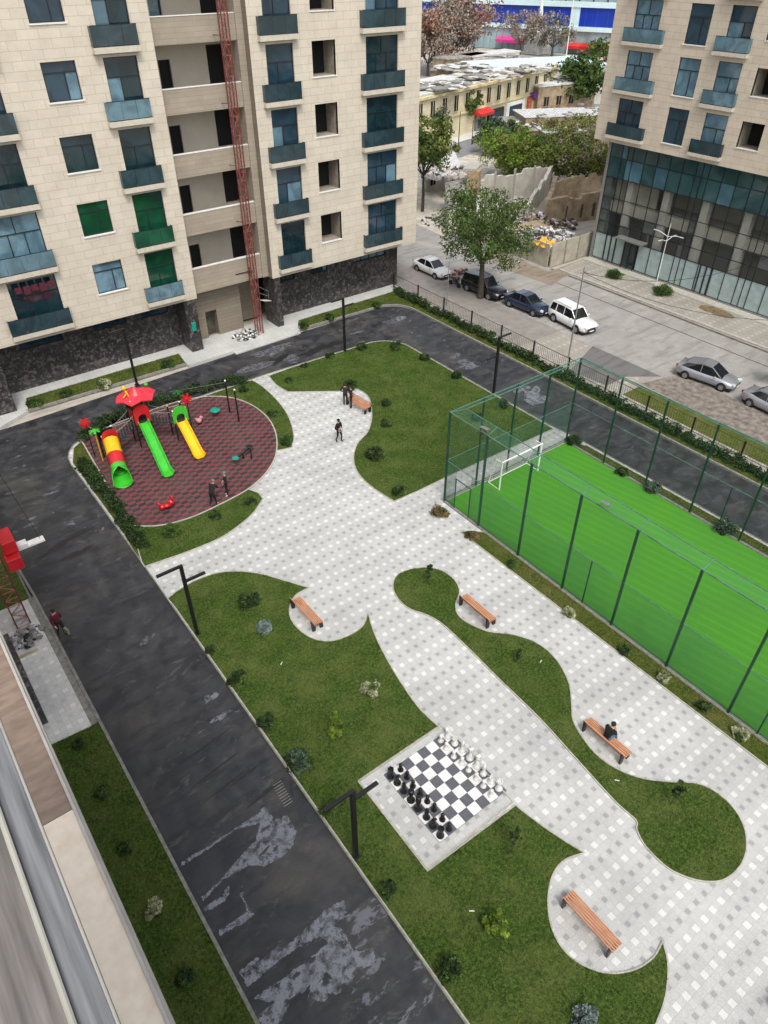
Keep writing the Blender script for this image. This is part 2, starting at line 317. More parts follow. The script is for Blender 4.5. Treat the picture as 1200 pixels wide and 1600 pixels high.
M = dict(
 paving=paving_mat('light_tile_paving', .245), pavplain=paving_mat('pale_block_paving', .245, True, (.62, .62, .60), (.72, .72, .7), (.48, .5, .49)),
 pavsteps=paving_mat('pale_steps_paving', .5, False, (.50, .51, .49)), streetpav=paving_mat('street_brick_paving', .3, True, (.33, .305, .265), (.41, .39, .35), (.27, .25, .22)),
 asphalt=asphalt_mat('wet_asphalt'), street=asphalt_mat('street_asphalt', (.26, .25, .235), (.35, .34, .315), False, .2, (.42, .395, .35)),
 newasphalt=asphalt_mat('fresh_asphalt_patch', (.13, .127, .125), (.17, .165, .16), False, 0, (.13, .12, .11)),
 ground=asphalt_mat('dusty_ground', (.36, .33, .28), (.46, .43, .37), False, .2, (.50, .46, .39)), earth=asphalt_mat('brown_gravel', (.21, .17, .125), (.30, .25, .19), False, .2, (.33, .28, .21)),
 grass=grass_mat('lawn_grass'), grass2=grass_mat('strip_grass', (.05, .075, .012), (.12, .14, .03), (.16, .14, .05)),
 blade=mat('grass_blade', (.085, .150, .026), .9, .35, 2., spec=.1), blade2=mat('grass_blade_light', (.12, .17, .035), .9, .3, 2., spec=.1),
 kerb=mat('kerb_stone', (.27, .265, .235), .85, .2, 5, .2), kerbpale=mat('pale_kerb', (.47, .455, .39), .8, .15, 5, .1),
 beige=stone_mat('beige_stone_cladding', (.62, .56, .46), (.40, .35, .27), 1.25, .50, .013, .6, .07),
 beige2=stone_mat('beige_stone_cladding_right', (.62, .53, .42), (.40, .33, .26), 1.25, .50, .014, .6, .06),
 slab=mat('pale_balcony_slab', (.58, .53, .44), .8, .08, 4), sillw=mat('white_sill', (.75, .74, .70), .6, .05, 4),
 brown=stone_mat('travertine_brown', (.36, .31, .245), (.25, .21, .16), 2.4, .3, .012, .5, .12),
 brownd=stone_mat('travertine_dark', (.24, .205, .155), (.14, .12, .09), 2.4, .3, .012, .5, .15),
 plaster=mat('pale_plaster', (.47, .43, .36), .9, .07, .6),
 darkstone=stone_mat('dark_granite', (.032, .031, .034), (.012, .012, .012), .9, .45, .01, .5, .3, .35, True, False, ((.19, .165, .15), 4.5)),
 curtsee=None, glassnavy=glass_mat('navy_glass', (.022, .055, .085)), glassdark=glass_mat('dark_teal_glass', (.010, .034, .045)), glassgreen=glass_mat('green_glass', (.006, .065, .034)),
 glasslight=glass_mat('painted_reflection_glass', (.13, .24, .31)), railglass=glass_mat('balcony_glass', (.030, .062, .075), .1), railgreen=glass_mat('balcony_green_glass', (.015, .085, .05), .12),  # the pale pane glass carries window reflections in its base colour
 raillight=glass_mat('balcony_light_glass', (.12, .22, .27), .12), frame=mat('dark_window_frame', (.012, .018, .024), .4, .1), black=mat('black_paint', (.010, .010, .011), .45, .1),
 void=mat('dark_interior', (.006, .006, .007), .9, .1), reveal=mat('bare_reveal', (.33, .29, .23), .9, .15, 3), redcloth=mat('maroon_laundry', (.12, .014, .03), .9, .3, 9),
 curtain=glass_mat('teal_curtain_glass', (.045, .10, .105), sc=.3), curtrefl=glass_mat('blue_reflection_glass', (.09, .19, .24), .05, sc=.25), curtpale=mat('papered_glass', (.36, .45, .44), .35, .12, 1.5, spec=.8),  # the blue curtain glass is a reflection put into the colour
 curtgrey=mat('grey_glass_panel', (.20, .22, .21), .25, .25, .8, spec=.8), curtconc=mat('pale_concrete_behind_glass', (.27, .28, .26), .3, .15, .8, spec=.6), curtdark=glass_mat('dark_curtain_glass', (.085, .092, .088), .08, sc=.2), 
 metal=mat('grey_metal', (.30, .31, .31), .45, .15, 6, metal=.4), white=mat('white_paint', (.78, .78, .76), .45, .05), redpaint=mat('red_plastic', (.60, .012, .022), .35, .1, 2, coat=.3),
 pinkred=mat('coral_red_plastic', (.75, .035, .06), .4, .1, 2), greenpl=mat('lime_green_plastic', (.05, .52, .035), .35, .12, 2, coat=.3), greend=mat('dark_green_plastic', (.015, .13, .03), .4, .15), yellowpl=mat('yellow_plastic', (.85, .50, .005), .35, .08, 2, coat=.3),
 darkpost=mat('dark_green_post', (.008, .022, .014), .5, .2), platform=mat('dark_platform', (.03, .035, .035), .6, .3, 8), rust=mat('rusty_red_steel', (.20, .035, .03), .75, .35, 6, col2=(.10, .03, .025)),
 rustl=mat('faded_red_steel', (.42, .13, .10), .75, .3, 5), fence=mat('green_fence_steel', (.010, .055, .032), .45, .15), fencel=mat('galvanised_green_rail', (.09, .20, .15), .5, .2), 
 turf=None, net=net_mat('green_net', (.02, .10, .05), .11), netlow=net_mat('green_dense_net', (.035, .13, .08), .30), nettop=net_mat('green_top_net', (.10, .26, .20), .10), 
 wood=mat('orange_wood_slat', (.58, .30, .17), .5, .2, 3, .05, col2=(.40, .16, .07), stretch=(12, 1, 12)), hair=mat('dark_hair', (.012, .010, .008), .7, .2, 30), skin=mat('skin', (.50, .30, .21), .55, .05, 20),
 cblack=mat('black_cloth', (.010, .010, .011), .9, .2, 20), cdark=mat('charcoal_cloth', (.028, .028, .032), .9, .2, 20), jeans=mat('blue_jeans', (.10, .19, .30), .9, .3, 25), cgrey=mat('grey_cloth', (.20, .20, .19), .9, .2, 20),
 maroon=mat('maroon_cloth', (.13, .010, .025), .9, .25, 20), shoe=mat('white_shoe', (.65, .62, .6), .6, .1), bagp=mat('olive_bag', (.22, .25, .17), .8, .2, 20), pink=mat('pink_cloth', (.6, .28, .30), .9, .15, 20),
 cw=mat('white_car_paint', (.74, .75, .74), .22, .03, 2, coat=.6), cs=mat('silver_car_paint', (.42, .43, .46), .25, .05, 2, metal=.55, coat=.5), cn=mat('navy_car_paint', (.012, .022, .055), .2, .1, 2, coat=.7), cb=mat('black_car_paint', (.008, .009, .011), .2, .1, 2, coat=.7),
 carglass=mat('car_glass', (.010, .013, .016), .06, .1, 2, spec=.9), tyre=mat('tyre_rubber', (.012, .012, .012), .85, .2, 20), rim=mat('alloy_rim', (.38, .39, .40), .3, .1, 9, metal=.7), lampw=mat('headlamp_glass', (.55, .58, .6), .12, .1, 9), lampr=mat('tail_lamp', (.35, .01, .01), .2, .1, 9), 
 bark=mat('bark', (.085, .065, .045), .95, .3, 8, .5), barkg=mat('grey_bark', (.15, .13, .11), .95, .3, 8, .5),
 yellow=stone_mat('yellow_stone', (.70, .63, .42), (.55, .48, .3), 1.3, .5, .02, .5, .14), yelcor=mat('yellow_cornice', (.72, .62, .36), .85, .15, 3), 
 roofw=mat('white_roof_sheet', (.66, .66, .64), .8, .16, 1.2, .1), roofg=mat('grey_rusty_roof', (.42, .39, .35), .85, .35, 1.4, .1), concrete=mat('pale_concrete_panel', (.44, .41, .32), .85, .15, 1.1, .1), ruin=mat('weathered_stone', (.40, .32, .21), .95, .42, 1.1, .4, col2=(.22, .16, .10)),
 palewall=mat('pale_rendered_wall', (.60, .57, .50), .9, .14, .8, .1), tanwall=mat('tan_brick_pier', (.46, .34, .21), .9, .2, 3, .2), bluep=mat('blue_facade_panel', (.006, .045, .46), .35, .22, .12), bluepd=mat('blue_facade_edge', (.05, .12, .45), .4, .1),
 skyglass=mat('pale_facade_glass', (.32, .44, .47), .3, .18, .25), facegrey=mat('grey_facade_band', (.30, .35, .36), .5, .2, .5), paleband=mat('pale_cyan_band', (.62, .80, .82), .5, .06, .3), pinksign=mat('magenta_awning', (.80, .04, .30), .5, .1), redsign=mat('red_awning', (.75, .03, .03), .5, .1), orangesign=mat('orange_awning', (.85, .35, .06), .5, .1),
 rubble=mat('pale_rubble', (.78, .76, .76), .9, .4, 4, .3, col2=(.22, .20, .22)), rubbled=mat('dark_rubble', (.12, .10, .09), .9, .4, 4, .3), tarp=mat('orange_yellow_tarp', (.85, .48, .03), .6, .15, 4), boardw=mat('white_board', (.76, .76, .75), .5, .08), boardd=mat('dark_board', (.11, .115, .13), .55, .12, 6),
 chessw=mat('white_chess_plastic', (.72, .72, .69), .35, .06), chessb=mat('black_chess_plastic', (.009, .009, .010), .35, .1), teal=mat('teal_plastic', (.01, .30, .22), .4, .1), cream=mat('cream_stone_ledge', (.80, .70, .57), .7, .1, 5, .05, col2=(.70, .59, .46), detail=8), ledgebrown=mat('brown_marble', (.27, .20, .15), .6, .3, 3, .05, col2=(.19, .135, .10), stretch=(1, 3, 1)),
 trim=mat('pale_trim', (.46, .43, .385), .6, .08), sill=mat('grey_sill', (.23, .205, .185), .5, .3, 30, stretch=(1, .06, 1)), sillb=mat('bluish_sill', (.20, .205, .21), .4, .28, 60, stretch=(1, .04, 1)), sillh=mat('pale_sill_edge', (.40, .385, .33), .45, .1), gutter=mat('grey_gutter', (.26, .27, .24), .7, .2, 4),
 puddle=None)

a = NT('artificial_turf', .85); P, X, Y, Z = a.pos()
s1 = a.math('SINE', a.math('MULTIPLY', a.math('ADD', X, a.math('MULTIPLY', Y, .18)), 2*PI/.55))
c = a.mix(a.ramp(s1, [(.0, 0.), (1., 1.)]), (.055, .22, .016), (.068, .245, .020)); c = a.mix(a.ramp(a.noise(.35, 4, P), [(.35, 0.), (.7, .6)]), c, (.050, .185, .028))
c = a.mix(.3, c, a.ramp(a.noise(45, 3, P), [(.3, .2), (.7, .9)]), 'OVERLAY'); a.col(c); a.p.inputs['Specular IOR Level'].default_value = .2; M['turf'] = a.m
a = NT('puddle_water', .04); a.p.inputs['Base Color'].default_value = (.035, .037, .042, 1); a.p.inputs['Specular IOR Level'].default_value = 1.; a.p.inputs['IOR'].default_value = 1.7; P, X, Y, Z = a.pos(); a.bump(a.noise(9, 3, P), .03, .02)
a.col(a.mix(a.ramp(a.noise(2.2, 6, P, .7), [(.30, 0.), (.5, 1.)]), (.045, .047, .052), (.145, .152, .172))); a.l(a.ramp(a.noise(3.2, 9, P, .75), [(.40, 0.), (.52, 1.)]), a.p.inputs['Alpha']); M['puddle'] = a.m  # lighter grey-blue puts the sky's reflection into the water colour
a = NT('rubber_tiles', .85); P, X, Y, Z = a.pos(); t_ = .42
wv = a.n('ShaderNodeTexWhiteNoise', noise_dimensions='3D'); fx = a.math('FLOOR', a.math('DIVIDE', a.math('ADD', X, a.math('MULTIPLY', a.noise(1.6, 2, P), .25)), t_)); fy = a.math('FLOOR', a.math('DIVIDE', Y, t_*.62)); a.l(a.comb(fx, fy), wv.inputs['Vector'])
ck = a.math('FLOORED_MODULO', a.math('ADD', fx, fy), 2.)
c = a.mix(ck, (.17, .030, .045), (.010, .020, .016)); c = a.mix(a.math('MULTIPLY', wv.outputs['Value'], .45), c, (.09, .06, .055)); c = a.mix(.45, c, a.ramp(a.noise(22, 4, P, .8), [(.3, .1), (.72, 1.)]), 'OVERLAY')
c = a.mix(a.ramp(a.noise(.45, 4, P), [(.5, 0.), (.75, .25)]), c, (.16, .11, .09)); a.col(c); M['rubber'] = a.m
def leafmat(name, c, v=.45):
    return mat(name, c, .75, v, 1.3, spec=.25, col2=tuple(q*.42 for q in c), vmix=(.4, .6))
LM = dict(dark=leafmat('dark_green_leaf', (.036, .072, .02)), mid=leafmat('green_leaf', (.085, .15, .03)), light=leafmat('yellow_green_leaf', (.20, .31, .035)), blue=leafmat('blue_grey_leaf', (.22, .29, .27)), varieg=leafmat('variegated_leaf', (.46, .48, .28)),
          grey=leafmat('grey_green_leaf', (.10, .16, .10)), tree=leafmat('tree_leaf', (.085, .145, .032)), tree2=leafmat('tree_leaf_light', (.20, .24, .055)), red=leafmat('russet_leaf', (.46, .20, .13)), twig=leafmat('twig_brown', (.36, .30, .24)), brown=leafmat('dry_brown_leaf', (.22, .16, .07)))

a = NT('see_through_glass', .05); a.p.inputs['Base Color'].default_value = (.03, .036, .035, 1)
tr = a.n('ShaderNodeBsdfTransparent'); tr.inputs[0].default_value = (.93, .96, .95, 1); mx = a.n('ShaderNodeMixShader'); mx.inputs[0].default_value = .22
a.l(tr.outputs[0], mx.inputs[1]); a.l(a.p.outputs[0], mx.inputs[2]); a.l(mx.outputs[0], a.t.nodes['Material Output'].inputs[0]); M['curtsee'] = a.m
# ---------------------------------------------------------------- the ground
def flat(name, pts, z, m, z0=None, kind='structure'):
    b = MB()
    if z0 is None: b.add([(x, y, z) for x, y in pts], [tuple(range(len(pts)))])
    else: b.prism(pts, z0, z)
    o = b.build(name, m); return tag(o, kind=kind)
flat('ground', [(-900, -900), (1500, -900), (1500, 1500), (-900, 1500)], -.12, M['ground'])
arc = lambda cx, cy, r, a0, a1, n=10: [(cx+r*math.cos(math.radians(a0+(a1-a0)*i/n)), cy+r*math.sin(math.radians(a0+(a1-a0)*i/n))) for i in range(n+1)]
flat('courtyard_road', [(1.25, -14), (39.15, -14)]+[(39.15, 45.5)]+arc(36.6, 47.2, 2.4, 0, 90, 8)+[(24, 49.4), (4.2, 48.6), (-16, 48.2), (-16, 37), (1.1, 37)], 0, M['asphalt'], -.1)
SLY0, SLY1 = -14, 90
flat('street', [(46.3, SLY0), (57.0, SLY0), (57.0, 53), (60, 62), (84, 97), (120, 140), (108, 148), (70, 110), (44.6, 62), (45.6, 52)], -.04, M['street'], -.1)
# street pavement between the fence and the carriageway
flat('street_pavement', [(40.75, SLY0), (46.3, SLY0), (46.2, 34), (45.7, 50), (45.0, 60), (43.0, 62), (40.9, 53)], .02, M['streetpav'], -.1)
flat('asphalt_patch', [G(*q) for q in ((926, 541), (1034, 589), (978, 589), (948, 603), (890, 580), (908, 560))], .026, M['newasphalt'])
flat('street_pavement', [(40.9, 36.4), (46.3, 36.4), (45.85, 50), (45.2, 60), (43.2, 61.8), (40.95, 53)], .024, mat('worn_grey_pavement', (.27, .25, .225), .85, .12, 1.2, .1))
flat('street_pavement', [G(*q) for q in ((1062, 585), (1205, 650), (1205, 700), (1110, 655), (1045, 622), (1000, 600))], .025, mat('brown_worn_pavement', (.26, .225, .19), .9, .3, 2.2, .2))
flat('bare_ground', [G(*q) for q in ((772, 388), (856, 424), (925, 400), (905, 424), (882, 432), (862, 446), (800, 424), (750, 400))], -.03, M['earth'])
flat('distant_bare_ground', [G(*q) for q in ((640, 345), (650, 300), (700, 236), (760, 205), (790, 215), (745, 300), (700, 372))], -.02, mat('cream_ground', (.60, .55, .46), .9, .2, .8, .1))
b = MB(); b.box(56.55, SLY0, -.039, 56.85, 47, -.034); b.box(54.3, SLY0, -.039, 54.42, 46, -.035); tag(b.build('gutter_line', mat('brown_gutter', (.14, .11, .085), .9, .3, 2)), kind='structure')
flat('verge_grass', [(41.7, 26.2), (43.7, 26.2), (44.6, SLY0), (41.6, SLY0)], .055, M['grass2'], 0)
# far pavement before the glass fronted building
flat('far_pavement', [(57.3, SLY0), (62.3, SLY0), (62.3, 46.9), (57.3, 46.2)], .06, M['streetpav'], -.1)
b = MB(); b.box(57.0, SLY0, -.1, 57.3, 46.2, .10); b.box(61.2, SLY0, .06, 62.3, 46.8, .12); tag(b.build('kerb', M['kerbpale']), kind='structure')
for px, py, sx, sy in ((962, 427, .45, 1.0), (1035, 453, .45, 1.1), (1120, 487, .4, 1.7)):
    x, y = G(px, py, .06); pts = [(x+sx*math.cos(t)*random.uniform(.85, 1.15)*2, y+sy*math.sin(t)*random.uniform(.85, 1.15)) for t in [2*PI*i/14 for i in range(14)]]
    flat('grass_patch', pts, .075, M['grass2'] if px < 1100 else mat('bare_earth', (.24, .17, .09), .95, .3, 3))
# ------------- the island between the roads: light paving, lawns on it
ISL = [(6.25, -14), (6.36, 4.3), (6.56, 30), (6.55, 41.2)]+arc(9.3, 41.6, 2.75, 180, 90, 6)+[(22.4, 44.5), (31.6, 44.2)]+arc(31.6, 41.7, 2.5, 90, 0, 8)+[(34.15, 27), (34.4, 24), (34.8, -14)]
flat('courtyard_paving', ISL, .10, M['paving'], 0)
bk = MB(); ribbon(bk, ISL, .06, -.02, .135, True); tag(bk.build('kerb', M['kerb']), kind='structure')
Z1 = .13
lawns = []
def lawn(pts, m='grass', z=Z1, kerb=True, wd=.05):
    flat('lawn', pts, z, M[m], .05)
    if kerb:
        b = MB(); ribbon(b, pts, wd, .06, z+.025, True); tag(b.build('kerb', M['kerbpale']), kind='structure')
    lawns.append(pts)
XWf = lambda y: 6.32+.0077*(y-4.3)+.09
Lbig = outline([('w', [(XWf(-14), -14), (XWf(4), 4), (XWf(26), 26.)]), ('s', [(262, 936), (282, 921), (312, 905), (352, 894), (400, 896), (445, 908), (482, 919)]),
  ('s', [(482, 919), (462, 931), (453, 948), (454, 966), (468, 985), (491, 999), (520, 1002), (550, 991), (569, 976), (575, 956)]),
  ('s', [(575, 956), (583, 985), (600, 1022), (625, 1065), (655, 1107), (686, 1137)]), ('p', [(686, 1137), (560, 1222), (668, 1362), (805, 1259)]),
  ('s', [(805, 1259), (843, 1288), (880, 1313), (913, 1333)]), ('s', [(913, 1333), (880, 1346), (862, 1372), (856, 1410), (862, 1450), (880, 1484), (910, 1508), (950, 1521), (990, 1516), (1020, 1497), (1035, 1472)]),
  ('s', [(1035, 1472), (1043, 1505), (1040, 1555), (1024, 1602), (1000, 1650)]), ('w', [(10.8, -3), (10.0, -14)])])
lawn(Lbig)
Lbone = outline([('s', [(667, 887), (690, 892), (710, 907), (718, 925), (712, 945), (716, 962), (735, 976), (765, 988), (800, 992), (838, 1005), (868, 1030), (888, 1066), (893, 1100), (895, 1125), (908, 1150), (930, 1178), (960, 1200), (1000, 1216), (1045, 1222), (1090, 1225), (1125, 1243), (1152, 1272), (1165, 1305), (1163, 1340), (1145, 1366), (1120, 1378), (1085, 1375), (1045, 1358), (1010, 1325), (995, 1298), (993, 1282), (960, 1252), (900, 1186), (840, 1120), (780, 1062), (730, 1012), (690, 975), (665, 961), (640, 952), (621, 935), (614, 915), (622, 898), (643, 889)])])
lawn(Lbone)
Lnorth = outline([('s', [(420, 588), (432, 602), (450, 613)]), ('p', [(450, 613), (530, 612)]), ('s', [(548, 603), (575, 620), (581, 650), (575, 675), (560, 692), (553, 712), (556, 733), (570, 752), (590, 768), (616, 784)]),
  ('p', [(616, 784), (655, 767), (700, 745), (864, 671)]), ('w', [(34.0, 26.4), (34.0, 41.7)]+arc(31.6, 41.7, 2.4, 0, 90, 8)+[(24.5, 44.25)])])
lawn(Lnorth)
# playground: rubber ground, grass round it
PC = [(136, 702), (150, 740), (178, 785), (205, 823)]
rubber = outline([('p', [(128, 690), (205, 823)]), ('s', [(205, 823), (250, 822), (300, 809), (350, 786), (388, 765), (414, 742), (429, 718), (433, 694), (429, 672), (416, 651), (392, 633), (360, 622), (325, 620)]), ('s', [(325, 620), (280, 628), (220, 648), (160, 672), (128, 690)])])
Lplay1 = outline([('p', [(222, 880), (205, 823)]), ('s', [(205, 823), (250, 822), (300, 809), (350, 786), (388, 765)]), ('p', [(388, 765), (404, 771), (411, 780)]), ('s', [(411, 780), (392, 806), (350, 838), (295, 862), (226, 886)])])
Lplay2 = outline([('s', [(325, 620), (360, 622), (392, 633), (416, 651), (429, 672), (433, 694), (432, 705)]), ('p', [(432, 705), (456, 700)]), ('s', [(456, 700), (459, 680), (450, 650), (432, 625), (408, 603), (388, 592)]), ('w', [(21.0, 44.3), (9.3, 44.2)]), ('p', [(140, 668)]) , ('s', [(160, 672), (220, 648), (280, 628), (325, 620)])])
lawn(Lplay1); lawn(Lplay2)
Lplay3 = outline([('w', [(6.7, 33.9)]), ('p', [(222, 880), (205, 823), (128, 690)]), ('w', [(8.4, 44), (7.3, 43.2), (6.7, 41.6)])])
lawn(Lplay3, 'grass2', .125, False)
flat('rubber_ground', rubber, .15, M['rubber'], .05)
b = MB(); ribbon(b, rubber, .08, .06, .175, True); tag(b.build('kerb', M['kerbpale']), kind='structure')
# chess pad border
b = MB(); ribbon(b, [(8.42, 8.5), (12.66, 8.5), (12.66, 12.8), (8.42, 12.8)], .07, .06, .14, False); ribbon(b, [(8.42, 12.8), (8.42, 8.5)], .07, .06, .14, False)
tag(b.build('kerb', M['kerbpale']), kind='structure')
# chess board
bd = MB(); bx0, by1, cs = 9.36, 12.42, .428
wv_, dv_ = MB(), MB()
for i in range(8):
    for j in range(8):
        (dv_ if (i+j) % 2 == 0 else wv_).box(bx0+i*cs+.006, by1-(j+1)*cs+.006, .095, bx0+(i+1)*cs-.006, by1-j*cs-.006, .115)
cb = thing('chess_board', 'large black and white chess board laid flush in the paving', 'chess board', (bx0, by1-8*cs, .1))
dv_.build('dark_squares', M['boardd'], cb); wv_.build('white_squares', M['boardw'], cb)
fb = MB(); ribbon(fb, [(bx0, by1), (bx0+8*cs, by1), (bx0+8*cs, by1-8*cs), (bx0, by1-8*cs)], .04, .09, .112, True); fb.build('frame', M['metal'], cb)
# pitch
PX0, PX1, PY1 = 22.95, 33.4, 24.3
flat('sports_pitch', [(PX0, -14), (PX1, -14), (PX1, PY1), (PX0, PY1)], .125, M['turf'], .05)
b = MB(); ribbon(b, [(PX0-.08, -14), (PX0-.08, PY1+.08), (PX1+.08, PY1+.08), (PX1+.08, -14)], .16, .05, .19, False); tag(b.build('kerb', M['kerb']), kind='structure')
lawn([(21.75, 21.7), (22.8, 20.9), (22.8, -14), (21.95, -14)], 'grass2', .125, True, .05)
lawn([(33.55, 24.1), (34.2, 23.2), (34.6, -14), (33.55, -14)], 'grass2', .125, True, .05)
# outer verges of the loop road
flat('lawn', [(6.4, 50.1), (18.2, 49.95), (18.6, 51.75), (6.7, 51.75)], .12, M['grass2'], -.05); lawns.append([(6.4, 50.1), (18.2, 49.95), (18.6, 51.75), (6.7, 51.75)])
VR = [(28.9, 50.0), (36.3, 49.75)]+arc(36.7, 47.3, 2.5, 92, 0, 8)+[(39.3, 30), (39.3, -14), (40.2, -14), (40.4, 51.6), (29.6, 51.4)]
flat('lawn', VR, .12, M['grass2'], -.05); lawns.append(VR)
b = MB(); ribbon(b, [(28.7, 49.9), (36.3, 49.7)]+arc(36.7, 47.3, 2.42, 92, 0, 8)+[(39.22, 30), (39.22, -14)], .13, -.05, .15, False)
ribbon(b, [(6.3, 49.98), (18.3, 49.84)], .13, -.05, .15, False); ribbon(b, [(1.05, 37), (1.25, 31), (1.27, -14)], .12, -.05, .15, False); tag(b.build('kerb', M['kerb']), kind='structure')
flat('building_path', [(5.7, 50.1), (6.35, 50.1), (6.7, 51.78), (18.5, 51.78), (18.25, 49.8), (18.3, 49.35), (28.6, 49.7), (28.7, 50.2), (29.5, 51.45), (41.2, 51.7), (41.2, 53.2), (5.7, 53.2)], .15, M['pavsteps'], -.1)
flat('building_path', [(-16, 48.3), (4.2, 48.75), (6.3, 49.9), (5.7, 50.3), (-16, 50.3)], .14, M['pavsteps'], -.1)
flat('step', [(22.2, 49.0), (28.4, 49.25), (28.4, 49.75), (22.2, 49.6)], .09, M['pavsteps'], -.05)
# own side of the left road
flat('lawn', [(-.75, -14), (1.2, -14), (1.2, 21.6), (-.75, 21.75)], .12, M['grass'], -.05); lawns.append([(-.75, -4), (1.2, -4), (1.2, 21.6), (-.75, 21.75)])
flat('entrance_paving', [(-1.9, 21.8), (.9, 21.65), (.9, 30.9), (-1.9, 30.9)], .14, M['pavplain'], -.05)
flat('lawn', [(-1.9, 31), (1.0, 31), (1.0, 36.6), (-1.9, 36.6)], .12, M['grass'], -.05)
b = MB(); b.box(-.98, -14, 0, -.76, 21.7, .16); b.box(.9, 21.7, -.05, 1.27, 31, .10); tag(b.build('kerb', M['kerb']), kind='structure')
# wet patches standing on the asphalt
def blob(px, py, rx, ry, ang=0, n=90, j=.34, seed=0):
    r = random.Random(seed); cx, cy = G(px, py); pts = []
    ph = [r.uniform(0, 6.28) for _ in range(7)]
    for i in range(n):
        t = 2*PI*i/n; k = 1+j*sum(math.sin((q+2)*t+ph[q])/(q+1.3) for q in range(7))+r.uniform(-.13, .13)
        x, y = rx*k*math.cos(t), ry*k*math.sin(t); pts.append((cx+x*math.cos(ang)-y*math.sin(ang), cy+x*math.sin(ang)+y*math.cos(ang)))
    return pts
for i, (px, py, rx, ry, an) in enumerate([
    (730, 570, .8, .65, .3), (712, 556, .5, .3, 0), (835, 620, 1.1, .8, .3), (815, 608, .6, .4, 0), (425, 548, 1.4, .8, .1), (395, 575, 1.6, .45, .1), (455, 560, .8, .4, .2), (618, 500, .9, .5, .1), (345, 1120, .35, .18, 0), (330, 1090, .3, .2, .3), (230, 1000, .4, .15, .5)]):
    flat('puddle', blob(px, py, rx, ry, an, seed=i), .004+.0006*i, M['puddle'])
def ragged(pts, seed, amp=.035):
    r = random.Random(seed); out = []
    for i in range(len(pts)):
        a_ = pts[i]; c_ = pts[(i+1) % len(pts)]; l = math.hypot(c_[0]-a_[0], c_[1]-a_[1]); n = max(2, int(l/.05))
        for k in range(n): t = k/n; out.append((a_[0]+(c_[0]-a_[0])*t+r.uniform(-amp, amp), a_[1]+(c_[1]-a_[1])*t+r.uniform(-amp, amp)))
    return out
for i, Q in enumerate([
  [(640,480),(690,545),(745,520),(790,600),(775,660),(720,720),(640,760),(560,760),(440,830),(350,930),(345,905),(420,840),(520,720),(600,640),(620,560),(500,590),(380,680),(250,760),(255,735),(380,665),(520,570),(600,520)],
  [(1010,920),(1030,970),(960,1040),(1000,1050),(1040,1120),(1060,1160),(1150,1145),(1165,1210),(1090,1250),(1010,1340),(900,1400),(850,1380),(830,1330),(760,1390),(720,1480),(640,1560),(600,1500),(680,1400),(590,1380),(720,1290),(840,1200),(940,1120),(900,1090),(800,1140),(700,1210),(640,1260),(560,1330),(520,1250),(600,1190),(640,1200),(740,1140),(860,1030),(930,960)],
  [(530,850),(550,930),(590,990),(520,1040),(430,1085),(425,1060),(560,975),(528,905)], [(350,960),(440,900),(470,850),(478,880),(450,925),(370,975)]]):
    flat('puddle', ragged([G(x/3+200, y/3+1100) for x, y in Q], 60+i), .0062+.0007*i, M['puddle'])
for i, (px, py, rx, ry) in enumerate([(x/3+200, y/3+1100, rx, ry) for x, y, rx, ry in ((860, 1200, .16, .08), (790, 1270, .12, .07), (930, 1290, .18, .12), (840, 1340, .12, .10), (760, 1225, .10, .05), (560, 1215, .16, .06), (950, 1370, .10, .10), (1000, 1120, .10, .06), (640, 690, .2, .06), (690, 680, .10, .05), (700, 1320, .10, .06), (770, 1400, .10, .09))]):
    flat('dry_patch', blob(px, py, rx, ry, .2, n=40, seed=300+i), .0092+.0003*i, M['asphalt'])
# darker tar repairs and seams on the left road
tarm = mat('dark_tar_patch', (.018, .018, .020), .5, .2, 4)
for i, (px, py, rx, ry, an) in enumerate([(105, 845, 1.3, .28, .25), (120, 865, 1.0, .2, .2), (420, 1235, .7, .09, .1), (340, 1200, 1.1, .035, .12), (385, 1210, .9, .03, .1), (330, 1160, 1.2, .03, .15), (300, 1180, .9, .03, .1), (455, 1232, .3, .05, 1.2), (350, 1230, .8, .03, .12), (500, 545, 1.6, .5, .1), (440, 560, 1.0, .3, .3)]):
    flat('tar_patch', blob(px, py, rx, ry, an, seed=100+i), .003+.0005*i, tarm)
b = MB()
for i in range(9): x, y = G(436+2.2*i, 1222+4*i); b.box(x-.28, y-.012, 0, x+.1, y+.012, .012)
tag(b.build('road_scrape_marks', M['kerb']), kind='structure')
for px, py, rz, lb in ((440, 1037, .6, 'small white marker stick lying on the big lawn above the kerb'), (964, 1220, -.9, 'small white marker stick on the narrow neck of the curving lawn'), (737, 1424, -.7, 'small white marker stick left of the lower conifer'), (845, 1034, .3, 'small white scrap of paper on the curving lawn')):
    x, y = G(px, py, .16); b = MB(); b.obox((x, y, .19), (.18, .03, .02), rz=rz); tag(b.build('marker_stick', M['white'], origin=(x, y, .16)), lb, 'stick')
